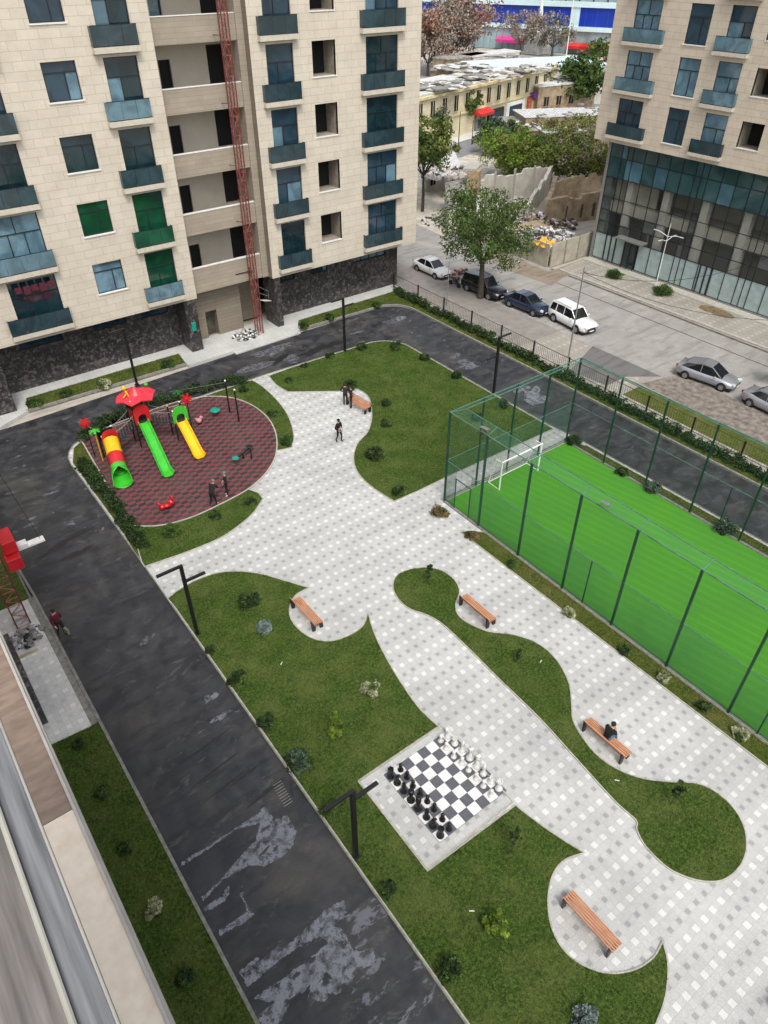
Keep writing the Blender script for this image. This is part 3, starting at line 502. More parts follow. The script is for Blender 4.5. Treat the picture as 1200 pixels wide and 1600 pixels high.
# ------------- grass blades over the lawns
def inpoly(P, X, Y):
    ins = np.zeros(len(X), bool); n = len(P)
    for i in range(n):
        x0, y0 = P[i]; x1, y1 = P[(i+1) % n]
        if y0 == y1: continue
        c = ((y0 > Y) != (y1 > Y)) & (X < (x1-x0)*(Y-y0)/(y1-y0)+x0); ins ^= c
    return ins
rng = np.random.default_rng(3)
def blades(polys, dens, m, h=(.035, .085), z=Z1, name='grass'):
    A = []
    for P in polys:
        xs = [p[0] for p in P]; ys = [max(p[1], 0) for p in P]; x0, x1, y0, y1 = min(xs), max(xs), min(ys), max(ys)
        n = int((x1-x0)*(y1-y0)*dens); X = rng.uniform(x0, x1, n); Y = rng.uniform(y0, y1, n); k = inpoly(P, X, Y); A.append(np.stack([X[k], Y[k]], 1))
    A = np.concatenate(A); n = len(A); th = rng.uniform(0, 6.28, n); hh = rng.uniform(h[0], h[1], n); wd = .014; ln = rng.normal(0, .03, (n, 2))
    d = np.stack([np.cos(th), np.sin(th)], 1)*wd
    V = np.zeros((n, 3, 3)); V[:, 0, :2] = A-d; V[:, 1, :2] = A+d; V[:, 2, :2] = A+ln; V[:, :2, 2] = z-.02; V[:, 2, 2] = z+hh
    me = bpy.data.meshes.new(name); me.vertices.add(3*n); me.vertices.foreach_set('co', V.reshape(-1)); me.loops.add(3*n); me.loops.foreach_set('vertex_index', np.arange(3*n, dtype=np.int32))
    me.polygons.add(n); me.polygons.foreach_set('loop_start', np.arange(0, 3*n, 3, dtype=np.int32)); me.polygons.foreach_set('loop_total', np.full(n, 3, dtype=np.int32)); me.update(calc_edges=True); me.validate()
    me.materials.append(m); o = bpy.data.objects.new(name, me); C.collection.objects.link(o); tag(o, 'short green mown grass covering the courtyard lawns', 'grass', kind='stuff')
blades(lawns, 420, M['blade']); blades(lawns, 130, M['blade2'])
# ---------------------------------------------------------------- apartment buildings
class Facade:
    """u runs along the wall, w outwards, z up"""
    def __init__(s, axis, plane): s.a = axis; s.p = plane
    def P(s, u, w_, z): return (u, s.p-w_, z) if s.a == 'x' else (s.p-w_, u, z)
    def box(s, b, u0, u1, w0, w1, z0, z1):
        x0, y0, _ = s.P(u0, w0, 0); x1, y1, _ = s.P(u1, w1, 0)
        b.box(min(x0, x1), min(y0, y1), z0, max(x0, x1), max(y0, y1), z1)
    def quad(s, b, u0, u1, z0, z1, w_=0): b.add([s.P(u0, w_, z0), s.P(u1, w_, z0), s.P(u1, w_, z1), s.P(u0, w_, z1)], [(0, 1, 2, 3)])
    def wall(s, b, u0, u1, z0, z1, holes, w_=0):
        us = sorted({u0, u1}|{h[k] for h in holes for k in (0, 1)}); zs = sorted({z0, z1}|{h[k] for h in holes for k in (2, 3)})
        for i in range(len(us)-1):
            for j in range(len(zs)-1):
                cu, cz = (us[i]+us[i+1])/2, (zs[j]+zs[j+1])/2
                if any(h[0] < cu < h[1] and h[2] < cz < h[3] for h in holes): continue
                s.quad(b, us[i], us[i+1], zs[j], zs[j+1], w_)
    def reveals(s, b, h, w0=0, d=.22):
        u0, u1, z0, z1 = h
        P = s.P
        for A, B in (((u0, z0), (u1, z0)), ((u1, z0), (u1, z1)), ((u1, z1), (u0, z1)), ((u0, z1), (u0, z0))):
            b.add([P(A[0], w0, A[1]), P(B[0], w0, B[1]), P(B[0], w0-d, B[1]), P(A[0], w0-d, A[1])], [(0, 1, 2, 3)])
    def window(s, root, u0, u1, z0, z1, glass, mull=(.66,), trans=.7, w0=0, sill=True, lower=None):
        f = MB(); t = .055; wa, wb = w0-.20, w0-.12
        s.box(f, u0, u0+t, wa, wb, z0, z1); s.box(f, u1-t, u1, wa, wb, z0, z1); s.box(f, u0+t, u1-t, wa, wb, z0, z0+t); s.box(f, u0+t, u1-t, wa, wb, z1-t, z1)
        zt = z0+(z1-z0)*trans if trans else z1
        if trans: s.box(f, u0+t, u1-t, wa, wb, zt-t/2, zt+t/2)
        for k in mull:
            um = u0+(u1-u0)*k; s.box(f, um-t/2, um+t/2, wa, wb-.004, z0+t, zt-t/2)
        if len(mull) > 1 and trans: um = (u0+u1)/2; s.box(f, um-t/2, um+t/2, wa, wb-.004, zt+t/2, z1-t)
        o = f.build('window', M['frame'], root)
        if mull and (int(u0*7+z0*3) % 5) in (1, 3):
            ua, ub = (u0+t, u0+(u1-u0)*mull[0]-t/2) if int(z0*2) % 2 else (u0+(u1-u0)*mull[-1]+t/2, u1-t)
            g = MB(); s.quad(g, ua, ub, z0+t, zt-t/2, w0-.165); g.build('sash_reflection', M['glasslight' if glass is not M['glassgreen'] else 'glassdark'], o)  # one sash in another glass tone, a reflection painted as colour
        g = MB(); s.quad(g, u0+.01, u1-.01, z0+.01, z1-.01, w0-.17); g.build('pane', glass, o)
        if sill: q = MB(); s.box(q, u0-.06, u1+.06, w0-.2, w0+.07, z0-.07, z0+.004); q.build('sill', M['sillw'], o)
        return o
    def open_window(s, root, u0, u1, z0, z1, w0=0):
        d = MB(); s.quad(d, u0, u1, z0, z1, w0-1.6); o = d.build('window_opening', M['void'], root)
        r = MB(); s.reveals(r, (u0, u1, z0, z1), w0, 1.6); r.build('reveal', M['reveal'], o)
        q = MB(); s.box(q, u0-.05, u1+.05, w0-.2, w0+.05, z0-.06, z0+.004); q.build('sill', M['sillw'], o)
    def balcony(s, root, u0, u1, zs, glass, dep=.42, hs=.32, hr=1.08, seg=3):
        b = MB(); s.box(b, u0, u1, -.02, dep, zs, zs+hs); o = b.build('balcony', M['slab'], root)
        g = MB(); t = .02
        n = seg; du = (u1-u0-.04)/n
        for k in range(n): s.box(g, u0+.02+k*du+.012, u0+.02+(k+1)*du-.012, dep-.05, dep-.03, zs+hs+.03, zs+hs+hr)
        s.box(g, u0+.02, u0+.04, .01, dep-.055, zs+hs+.03, zs+hs+hr); s.box(g, u1-.04, u1-.02, .01, dep-.055, zs+hs+.03, zs+hs+hr); g.build('glass_railing', glass, o)
        r = MB(); s.box(r, u0+.01, u1-.01, dep-.06, dep-.02, zs+hs+hr+.002, zs+hs+hr+.035); s.box(r, u0+.01, u1-.01, dep-.065, dep-.015, zs+hs-.01, zs+hs+.05); r.build('handrail', M['black'], o)
        return o
FA = Facade('x', 51.2)
bl = thing('apartment_building', 'beige stone apartment block with glass balconies, dark stone base and recessed loggias', 'building', (20, 51.2, 0))
PIT_A = 3.965; NF = 7
holesL, holesR = [], []
ZT = 4.37+PIT_A*NF+.2
winL = []; winR = []
for k in range(NF):
    o = k*PIT_A
    for u0, u1 in ((13.45, 15.5),): holesL.append((u0, u1, 6.38+o, 8.46+o))
    for u0, u1 in ((17.2, 19.35), (7.8, 10.9), (1.0, 3.4), (-8.5, -5.5)): holesL.append((u0, u1, 5.05+o, 8.46+o))
    holesL.append((-2.8, -.9, 6.38+o, 8.46+o))
    for u0, u1 in ((28.5, 30.7), (37.0, 40.05)): holesR.append((u0, u1, 5.05+o, 8.46+o))
    holesR.append((32.25, 34.25, 6.25+o, 8.46+o))
b = MB(); FA.wall(b, -16, 20.6, 4.37, ZT, holesL); FA.wall(b, 27.3, 42.32, 4.37, ZT, holesR)
for h in holesL+holesR: FA.reveals(b, h)
# ends, soffits, top
b.add([(20.6, 51.2, 4.37), (20.6, 54, 4.37), (20.6, 54, ZT), (20.6, 51.2, ZT)], [(0, 1, 2, 3)])
b.add([(42.32, 51.2, 4.37), (42.32, 66, 4.37), (42.32, 66, ZT), (42.32, 51.2, ZT)], [(0, 1, 2, 3)])
b.add([(-16, 51.2, 4.37), (20.6, 51.2, 4.37), (20.6, 54, 4.37), (-16, 54, 4.37)], [(0, 1, 2, 3)]); b.add([(27.3, 51.2, 4.37), (42.32, 51.2, 4.37), (42.32, 66, 4.37), (27.3, 66, 4.37)], [(0, 1, 2, 3)])
b.build('wall', M['beige'], bl)
b = MB(); b.box(-16, 51.25, ZT, 42.3, 66, ZT+.4); b.build('roof', M['roofg'], bl)
b = MB(); b.add([(-16, 66, 0), (42.3, 66, 0), (42.3, 66, ZT), (-16, 66, ZT)], [(0, 1, 2, 3)]); b.add([(-16, 51.2, 0), (-16, 66, 0), (-16, 66, ZT), (-16, 51.2, ZT)], [(0, 1, 2, 3)]); b.build('rear_wall', M['plaster'], bl)
gw = {0: ('glasslight', 'glassgreen', 'glassdark'), 1: ('glassgreen', 'glassgreen', 'glasslight'), 2: ('glassdark', 'glassdark', 'glassdark'), 3: ('glassnavy', 'glassdark', 'glassnavy'), 4: ('glassnavy', 'glassdark', 'glassdark')}
for k in range(NF):
    o = k*PIT_A; a1, a2, a3 = [M[q] for q in gw.get(k, ('glassnavy', 'glassdark', 'glassdark'))]
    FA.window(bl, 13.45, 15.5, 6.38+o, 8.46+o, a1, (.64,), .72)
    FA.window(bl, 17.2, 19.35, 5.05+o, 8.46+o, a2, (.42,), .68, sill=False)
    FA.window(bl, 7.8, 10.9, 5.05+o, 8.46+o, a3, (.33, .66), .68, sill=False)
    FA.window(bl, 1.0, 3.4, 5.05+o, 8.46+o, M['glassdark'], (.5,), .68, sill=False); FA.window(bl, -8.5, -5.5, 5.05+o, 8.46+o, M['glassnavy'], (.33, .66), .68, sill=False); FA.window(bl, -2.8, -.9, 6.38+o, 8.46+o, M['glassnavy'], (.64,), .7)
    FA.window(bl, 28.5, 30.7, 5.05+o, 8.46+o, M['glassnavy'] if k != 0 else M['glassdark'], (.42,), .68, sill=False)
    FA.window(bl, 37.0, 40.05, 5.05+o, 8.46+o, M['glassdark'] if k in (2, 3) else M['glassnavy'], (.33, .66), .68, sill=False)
    FA.open_window(bl, 32.25, 34.25, 6.25+o, 8.46+o)
    FA.balcony(bl, 16.65, 19.55, 4.73+o, {0: M['raillight'], 1: M['railgreen']}.get(k, M['railglass'] if k != 3 else M['raillight']))
    FA.balcony(bl, 7.05, 11.15, 4.73+o, {1: M['raillight']}.get(k, M['railglass']), seg=4)
    FA.balcony(bl, .5, 3.9, 4.73+o, M['railglass']); FA.balcony(bl, -9.2, -5.0, 4.73+o, M['railglass'], seg=4)
    FA.balcony(bl, 27.95, 31.0, 4.73+o, M['railglass']); FA.balcony(bl, 36.45, 40.5, 4.73+o, M['railglass'], seg=4)
# loggia recess between the wings
pm = MB(); bw = MB(); YB = 53.9
for k in range(NF):
    o = k*PIT_A; z0, z1 = (4.42, 6.30) if k == 0 else (8.78+PIT_A*(k-1), 10.28+PIT_A*(k-1))
    p = MB(); p.box(20.6, 51.9, z0, 26.75, 52.12, z1); q = p.build('parapet', M['brown'], bl)
    c_ = MB(); c_.box(20.6, 51.87, z1+.002, 26.75, 52.16, z1+.05); c_.build('coping', M['sillw'], q)
    f_ = MB(); f_.box(20.6, 52.13, z0, 26.75, YB, z0+.3); f_.build('loggia_floor', M['plaster'], bl)
    zt = z0+4.0 if k == 0 else z0+3.97
    FB_ = Facade('x', YB); hs = [(21.75, 22.6, z0+.3, zt-1.0), (25.35, 26.7, z0+1.2, zt-.35)]
    FB_.wall(bw, 20.6, 27.3, z0+.3, zt, hs)
    for h, nm, g_ in ((hs[0], 'loggia_door', M['glasslight'] if k == 4 else M['void']), (hs[1], 'loggia_window', M['void'])):
        FB_.reveals(bw, h, 0, .3); d = MB(); FB_.quad(d, h[0], h[1], h[2], h[3], -.25); dd = d.build(nm, g_, bl)
        f_ = MB(); FB_.box(f_, h[0], h[0]+.06, -.24, -.15, h[2], h[3]); FB_.box(f_, h[1]-.06, h[1], -.24, -.15, h[2], h[3]); FB_.box(f_, h[0]+.06, h[1]-.06, -.24, -.15, h[3]-.06, h[3]); f_.build('frame', M['frame'], dd)
bw.build('loggia_back_wall', M['plaster'], bl)
b = MB(); b.box(26.75, 51.8, 4.42, 27.28, YB, ZT); b.build('loggia_pilaster', M['brown'], bl)
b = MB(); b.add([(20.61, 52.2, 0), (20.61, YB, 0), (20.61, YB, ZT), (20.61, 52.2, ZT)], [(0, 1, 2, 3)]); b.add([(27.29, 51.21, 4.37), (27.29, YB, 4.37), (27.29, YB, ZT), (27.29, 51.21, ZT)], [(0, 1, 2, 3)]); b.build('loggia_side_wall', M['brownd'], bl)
# ground floor
F0 = Facade('x', 53.0)
b = MB(); hs = [(7.6, 10.6, 3.1, 4.15), (12.9, 15.4, 3.1, 4.15), (16.6, 18.8, 3.1, 4.15)]; hr = [(28.8, 30.4, 3.1, 4.1), (32.0, 33.8, 3.1, 4.1), (36.6, 40.2, 3.15, 4.15)]
F0.wall(b, -16, 19.8, .1, 4.37, hs)
for h in hs: F0.reveals(b, h, 0, .2)
b.build('base_wall', M['darkstone'], bl)
b = MB(); F0.wall(b, 28.0, 41.6, .1, 4.37, hr)
b.add([(41.6, 53, .0), (41.6, 66, .0), (41.6, 66, 4.37), (41.6, 53, 4.37)], [(0, 1, 2, 3)])
for h in hr: F0.reveals(b, h, 0, .2)
b.build('base_wall', M['darkstone'], bl)
b = MB(); b.box(-16, 50.35, 0, 5.7, 52.99, 4.36); b.build('base_projection', M['darkstone'], bl)
for x0, x1, y1 in ((19.5, 20.45, 52.99), (27.4, 27.98, 53.2)): b = MB(); b.box(x0, 51.22, 0, x1, y1, 4.365); b.build('base_pier', M['darkstone'], bl)
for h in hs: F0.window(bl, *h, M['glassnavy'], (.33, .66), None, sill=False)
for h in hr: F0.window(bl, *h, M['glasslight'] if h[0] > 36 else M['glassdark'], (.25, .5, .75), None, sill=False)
b = MB(); F1 = Facade('x', 52.9); hd = [(21.75, 22.75, .1, 2.35)]; F1.wall(b, 20.45, 25.0, .1, 4.42, hd); F1.reveals(b, hd[0], 0, .7); b.add([(25.0, 52.9, .1), (25.0, 54.4, .1), (25.0, 54.4, 4.42), (25.0, 52.9, 4.42)], [(0, 1, 2, 3)])
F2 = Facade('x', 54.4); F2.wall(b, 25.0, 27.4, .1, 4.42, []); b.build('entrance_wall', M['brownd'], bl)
d = MB(); F1.quad(d, 21.75, 22.75, .1, 2.35, -.68); d.build('entrance_door', mat('dark_door', (.09, .08, .055), .7, .3, 2), bl)
b = MB(); b.box(19.75, 51.1, 1.9, 20.1, 51.2, 2.6); b.build('sign_plate', M['teal'], bl)
b = MB(); b.ball((12.0-2.2, 51.3-.3, 8.0-.0), .01); 
b = MB()
for i in range(5): b.box(8.15+i*.52, 50.9, 7.75-.12*(i % 2), 8.15+i*.52+.42, 50.94, 8.15)
tag(b.build('hanging_laundry', M['redcloth'], origin=(9.4, 50.9, 7.8)), 'maroon laundry hanging before the lowest left balcony window of the beige block', 'laundry')
b = MB(); b.box(24.4, 51.84, 5.15, 26.1, 51.89, 5.2); b.box(25.6, 51.8, 4.6, 25.66, 51.86, 5.5); b.build('cable', M['black'], bl)
# ------------- glass fronted block across the street
FR = Facade('y', 61.75)
br = thing('apartment_building', 'beige apartment block with glazed ground storeys across the street', 'building', (61.75, 30, 0))
hR = []; ZR0 = 11.1; PR = 3.66; NR = 6
U = {'D1': (43.55, 46.2), 'W': (38.85, 40.9), 'D2': (35.2, 37.3), 'O': (32.0, 33.9), 'D3': (26.6, 29.2), 'W2': (22.5, 24.5), 'D4': (17, 19.5), 'W3': (12, 14)}
for k in range(NR):
    o = k*PR; zf = 11.75+o
    for n_, (u0, u1) in U.items():
        if n_[0] == 'D': hR.append((u0, u1, zf+.05, zf+3.0))
        elif n_[0] == 'W': hR.append((u0, u1, zf+.2, zf+2.95))
        else: hR.append((u0, u1, zf+.95, zf+2.85))
ZTR = ZR0+PR*NR+.8
b = MB(); FR.wall(b, -14, 48.3, ZR0, ZTR, hR)
for h in hR: FR.reveals(b, h)
b.add([(61.75, 48.3, ZR0), (80, 48.3, ZR0), (80, 48.3, ZTR), (61.75, 48.3, ZTR)], [(0, 1, 2, 3)]); b.add([(61.75, -14, ZR0), (61.75, 48.3, ZR0), (80, 48.3, ZR0), (80, -14, ZR0)], [(0, 1, 2, 3)]); b.build('wall', M['beige2'], br)
b = MB(); b.box(61.8, -14, ZTR, 80, 48.28, ZTR+.4); b.build('roof', M['roofg'], br)
b = MB(); b.box(66.0, -13.9, 0, 80, 46.6, ZR0-.02); b.build('core_wall', M['plaster'], br)
for z0, z1 in ((4.75, 5.75), (8.05, 8.9)): b = MB(); b.box(63.0, -13.9, z0, 65.99, 46.5, z1); b.build('floor_slab', M['plaster'], br)
for i in range(14): b = MB(); yy = 43.9-4.1*i; b.box(62.75, yy-.35, 0, 63.35, yy+.35, 8.04); b.build('pier', M['palewall'], br)
b = MB(); b.box(63.3, 41.0, 5.76, 63.5, 46.4, 8.04); b.box(63.3, 41.0, .1, 63.5, 41.2, 4.7); b.build('partition', M['concrete'], br)
b = MB(); b.box(62.52, 45.9, 0, 65.98, 46.55, ZR0-.03); b.build('flank_wall', M['curtgrey'], br)
for k in range(NR):
    o = k*PR; zf = 11.75+o
    for n_, (u0, u1) in U.items():
        if n_[0] == 'D':
            g_ = M['glasslight'] if (k+len(n_)+int(u0)) % 3 else M['glassnavy']
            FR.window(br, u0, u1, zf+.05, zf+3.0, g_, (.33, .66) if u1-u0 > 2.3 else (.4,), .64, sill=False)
            FR.balcony(br, u0-.75 if n_ != 'D2' else u0-.3, u1+.6, zf-.28, M['railglass'] if k == 0 else M['raillight'], dep=.42, hs=.28, hr=.98)
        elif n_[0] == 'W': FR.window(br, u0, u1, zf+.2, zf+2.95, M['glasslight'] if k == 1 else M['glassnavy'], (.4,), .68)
        else: FR.open_window(br, u0, u1, zf+.95, zf+2.85)
# curtain wall panes, one colour per storey band
XC = 62.45; FC = Facade('y', XC)
cols = [46.6]
wds = [1.35, .62, .62, 1.35, 1.35, 1.35, 1.35, 1.35, .62, .62, 1.35, 1.35, 1.35]
i = 0
while cols[-1] > -12: cols.append(cols[-1]-wds[i % len(wds)]); i += 1
rows = [0.25, 2.75, 3.9, 5.0, 6.2, 8.0, 9.75, 11.08]
rr = random.Random(5); keys = ['curtsee', 'curtdark', 'curtain', 'curtrefl', 'curtpale', 'curtgrey', 'curtconc']
for j in range(len(rows)-1):
    g_ = MB(); n = len(cols)
    g_.v = [FC.P(u, 0, rows[j]) for u in cols]+[FC.P(u, 0, rows[j+1]) for u in cols]
    for i in range(n-1):
        u1, u0 = cols[i], cols[i+1]
        if 41.35 < (u0+u1)/2 < 43.0 and j == 0: key = 'curtdark'
        elif j >= 5: key = 'curtain' if rr.random() < (.5 if j == 5 and i < 14 else .97) else 'curtrefl'  # blue panes paint the reflection low in the teal glazing
        elif j == 0: key = 'curtpale'
        else: key = 'curtsee' if rr.random() < .93 else 'curtdark'
        g_.f.append((i, i+1, n+i+1, n+i)); g_.m.append(keys.index(key))
    g_.build('glazing_band', [M[k_] for k_ in keys], br)
b = MB()
for u in cols: FC.box(b, u-.03, u+.03, -.02, .05, .1, 11.08)
for z in rows: FC.box(b, -12, 46.6, -.02, .046, z-.03, z+.03)
for u in (45.2, 44.6, 44.0, 34.4, 33.8, 33.2): FC.box(b, u-.06, u+.06, .04, .10, .12, 2.75)
b.build('mullion', M['frame'], br)
b = MB(); FC.box(b, 46.6, 46.9, -.4, .1, 0, 11.08); FC.box(b, -12, 46.6, -.02, .12, 0, .22); b.build('end_pier', M['kerb'], br)
d = MB(); FC.box(d, 41.5, 42.85, .05, .09, .12, 2.6); do = d.build('entrance_door', M['glassdark'], br)
d = MB()
for u in (41.45, 42.17, 42.88): FC.box(d, u-.05, u+.05, .05, .13, .12, 2.7)
FC.box(d, 41.4, 42.93, .05, .131, 2.62, 2.74); d.build('door_frame', M['black'], do)
d = MB(); FC.box(d, 40.4, 43.6, .0, 1.0, 3.0, 3.12); d.build('canopy', M['metal'], br)
# concrete piers seen through the glazing
for u in (36.4, 32.4, 28.4, 24.2):
    b = MB(); FC.box(b, u-.35, u+.35, .052, .056, 5.0, 7.9); 
# ------------- the block the photograph is taken from
bo = thing('apartment_building', 'cream stone window ledges and dark base of the building nearest the viewer', 'building', (-1, 10, 0))
b = MB(); b.box(-6, -14, 0, -1.0, 22.85, 17.2); b.build('wall', M['beige'], bo)
b = MB(); b.box(-6, 22.85, 0, -1.65, 40, 15.0); b.build('rear_wing_wall', M['brown'], bo)
b = MB(); b.box(-.995, 22.9, 0, -.50, 28.4, .8); b.build('base_wall', M['darkstone'], bo)
b = MB(); b.box(-1.64, 28.2, 0, -1.25, 31, .5); b.build('entrance_step', M['ledgebrown'], bo)
ZL = 17.4; XL1 = -.325; XL0 = -.74; YS = 6.12
b = MB(); b.box(-.99, -6, ZL-.35, XL1, YS, ZL); b.build('ledge', M['cream'], bo)
b = MB(); b.box(-.99, YS+.012, ZL-.35, XL1, 13.5, ZL-.003); b.build('ledge', M['ledgebrown'], bo)
b = MB(); b.box(XL1+.003, -6, ZL-.3, XL1+.040, 13.5, ZL+.03); b.box(XL1+.041, -6, ZL-.35, XL1+.070, 13.5, ZL-.04); b.build('ledge_trim', M['trim'], bo)
ZS = 24.75
b = MB(); b.box(-.60, -1.5, ZS-.12, -.155, 1.75, ZS); b.build('window_sill', M['sill'], bo)
b = MB(); b.box(-.152, -1.5, ZS-.10, -.108, 1.75, ZS-.012); b.build('window_sill', M['sillb'], bo)
b = MB(); b.tube((-.157, -1.5, ZS-.002), (-.157, 1.75, ZS-.002), .0055, n=8); b.build('sill_bead', M['sillh'], bo)
b = MB(); b.tube((-.106, -1.5, ZS-.018), (-.106, 1.75, ZS-.018), .0035, n=6); b.build('sill_bead', M['trim'], bo)
b = MB(); b.box(-6, -6, 17.42, -.60, 3.0, ZS-.13); b.build('upper_wall', M['beige'], bo)
# ---------------------------------------------------------------- pitch cage
HF = 6.2; HM = 3.05
cage = thing('pitch_fence', 'tall green steel mesh fence enclosing the bright green sports pitch', 'fence', (PX0, PY1, .12))
FXa, FXb, FY = PX0-.08, PX1+.05, PY1+.08
nearY = [FY-.02, 21.45]+[18.35-3.13*i for i in range(0, 11)]
farY = [FY-.02]+[21.25-3.13*i for i in range(0, 12)]
sideX = [25.4, 28.0, 30.8]
def post(x, y, h=HF, s=.045, base=.1):
    b = MB(); b.box(x-s, y-s, base, x+s, y+s, h); return b.build('post', M['fence'], cage)
for y in nearY: post(FXa, y, s=.05)
for y in farY: post(FXb, y)
for x in sideX: post(x, FY)
for y in (13.9, 4.5): post(FXa, y, HM, .025)
post(FXb, 13.2, HM, .025)
def rails(a, b_, nm='rail'):
    for z, r, m_ in ((HF-.02, .035, 'fencel'), (HM, .022, 'fencel' ), (.32, .02, 'fence')):
        q = MB(); q.tube((a[0], a[1], z), (b_[0], b_[1], z), r, n=6); q.build(nm, M[m_], cage)
rails((FXa, FY), (FXa, -14)); rails((FXb, FY), (FXb, -14)); rails((FXa, FY), (FXb, FY))
TI = .62
q = MB(); q.tube((FXa+TI, FY-TI, HF+.25), (FXa+TI, -14, HF+.25), .028, n=6); q.tube((FXb-TI, FY-TI, HF+.25), (FXb-TI, -14, HF+.25), .028, n=6); q.tube((FXa+TI, FY-TI, HF+.25), (FXb-TI, FY-TI, HF+.25), .028, n=6)
for y in nearY[1:]: q.tube((FXa, y, HF-.03), (FXa+TI, y, HF+.25), .025, n=6)
for y in farY[1:]: q.tube((FXb, y, HF-.03), (FXb-TI, y, HF+.25), .025, n=6)
for x in sideX: q.tube((x, FY, HF-.03), (x, FY-TI, HF+.25), .025, n=6)
for xx, s_ in ((FXa, 1), (FXb, -1)): q.tube((xx, FY, HF-.03), (xx+s_*TI, FY-TI, HF+.25), .025, n=6)
q.build('top_rail', M['fencel'], cage)
nb = MB()
def vq(b, x0, y0, x1, y1, z0, z1): b.add([(x0, y0, z0), (x1, y1, z0), (x1, y1, z1), (x0, y0, z1)], [(0, 1, 2, 3)])
vq(nb, FXa, -14, FXa, FY, HM, HF-.04); vq(nb, FXb, -14, FXb, FY, .15, HF-.04); vq(nb, FXa, FY, FXb, FY, HM, HF-.04)
nb.build('mesh_panel', M['net'], cage)
nb = MB(); vq(nb, FXa, -14, FXa, 22.3, .15, HM); vq(nb, FXa, 23.5, FXa, FY, .15, HM); vq(nb, FXa, FY, FXb, FY, .15, HM-.02); nb.build('mesh_panel', M['netlow'], cage)
nb = MB()
nb.add([(FXa, FY, HF-.02), (FXa, -14, HF-.02), (FXa+TI, -14, HF+.25), (FXa+TI, FY-TI, HF+.25)], [(0, 1, 2, 3)]); nb.add([(FXb, FY, HF-.02), (FXb, -14, HF-.02), (FXb-TI, -14, HF+.25), (FXb-TI, FY-TI, HF+.25)], [(0, 1, 2, 3)])
nb.add([(FXa, FY, HF-.02), (FXb, FY, HF-.02), (FXb-TI, FY-TI, HF+.25), (FXa+TI, FY-TI, HF+.25)], [(0, 1, 2, 3)]); nb.build('top_net', M['nettop'], cage)
q = MB()
for y in (22.3, 23.5): q.tube((FXa, y, .1), (FXa, y, 2.25), .035, n=6)
q.tube((FXa, 22.3, 2.25), (FXa, 23.5, 2.25), .03, n=6); gt = q.build('gate', M['fence'], cage)
q = MB(); q.box(FXa-.03, 22.34, 1.0, FXa-.01, 22.5, 1.15); q.build('latch', M['metal'], gt)
def floodlight(px, py, label):
    x, y = G(px, py, HF+.2)
    t = thing('floodlight', label, 'floodlight', (x, y, HF+.05), 0, 'floodlights on the pitch fence')
    b = MB(); b.obox((x, y, HF+.32), (.34, .42, .1), rz=.2, ry=.5); b.build('lamp_head', M['metal'], t, bevel=.02)
    b = MB(); b.obox((x+.03, y, HF+.27), (.28, .34, .02), rz=.2, ry=.5); b.build('lens', M['lampw'], t)
    b = MB(); b.tube((x, y-.2, HF+.05), (x, y-.2, HF+.32), .02); b.tube((x, y+.2, HF+.05), (x, y+.2, HF+.32), .02); b.tube((x-.05, y-.2, HF+.06), (x-.05, y+.2, HF+.06), .025); b.build('bracket', M['metal'], t)
floodlight(758, 672, 'small grey floodlight on the near top rail close to the cage corner'); floodlight(946, 789, 'small grey floodlight further along the near top rail above mid pitch')
gl = thing('football_goal', 'white tubular football goal at the far end of the pitch', 'goal', (27.9, 23.2, .13))
b = MB(); b.tube((26.22, 23.2, .13), (26.22, 23.2, 2.13), .05, n=8); b.build('goal_post', M['white'], gl)
b = MB(); b.tube((29.55, 23.2, .13), (29.55, 23.2, 2.13), .05, n=8); b.build('goal_post', M['white'], gl)
b = MB(); b.tube((26.17, 23.2, 2.13), (29.6, 23.2, 2.13), .05, n=8); b.build('crossbar', M['white'], gl)
b = MB()
for x in (26.22, 29.55): b.path([(x, 23.2, .16), (x, 24.15, .16), (x, 23.7, 2.1), (x, 23.2, 2.11)], .025)
b.tube((26.22, 24.15, .16), (29.55, 24.15, .16), .03); b.build('goal_frame', M['white'], gl)
b = MB()
for i in range(18): x = 26.3+i*.19; b.path([(x, 24.15, .16), (x, 23.7, 2.1), (x, 23.2, 2.12)], .004, 3)
for i in range(8): z = .3+i*.24; yy = 24.15-.45*(z-.16)/1.94; b.tube((26.22, yy, z), (29.55, yy, z), .004, n=3)
b.build('net', M['white'], gl)
# ---------------------------------------------------------------- street lamps of the courtyard
def lamp(x, y, rz, label, base=.12, hl=3.75):
    t = thing('street_lamp', label, 'street lamp', (x, y, base), rz, 'black two armed lamps round the courtyard')
    H = 4.4
    b = MB(); b.box(-.075, -.075, 0, .075, .075, H); b.build('pole', M['black'], t, local=True)
    for nm, x0, x1, z in (('arm', -1.12, .075, H), ('arm', .08, 1.0, hl)):
        b = MB(); b.box(x0, -.065, z-.04, x1, .065, z+.05); o = b.build(nm, M['black'], t, local=True)
        b = MB(); b.box(x0+.08 if x0 < 0 else x0+.2, -.05, z-.055, x1-.3 if x0 < 0 else x1-.06, .05, z-.042); d = b.build('light_strip', M['lampw'], t, local=True)
        d.parent = o; kids[t.name].remove(d); kids.setdefault(o.name, []).append(d)
    b = MB(); b.box(-.15, -.15, -.02, .15, .15, .02); b.build('base_plate', M['black'], t, local=True)
    return t
lamp(*G(308, 990, .12), 0, 'black two-armed lamp beside the pale path leading to the left road', hl=3.45)
lamp(*G(556, 1338, .12), 0, 'black two-armed lamp between the chess pad and the left road', hl=3.9)
lamp(*G(539, 549, .12), .05, 'black two-armed lamp on the far edge of the north lawn')
lamp(*G(771, 615, .12), PI, 'black two-armed lamp at the lawn edge near the pitch cage corner', hl=3.0)
lamp(*G(214, 601, .12), .1, 'black two-armed lamp on the verge behind the red playground roof')
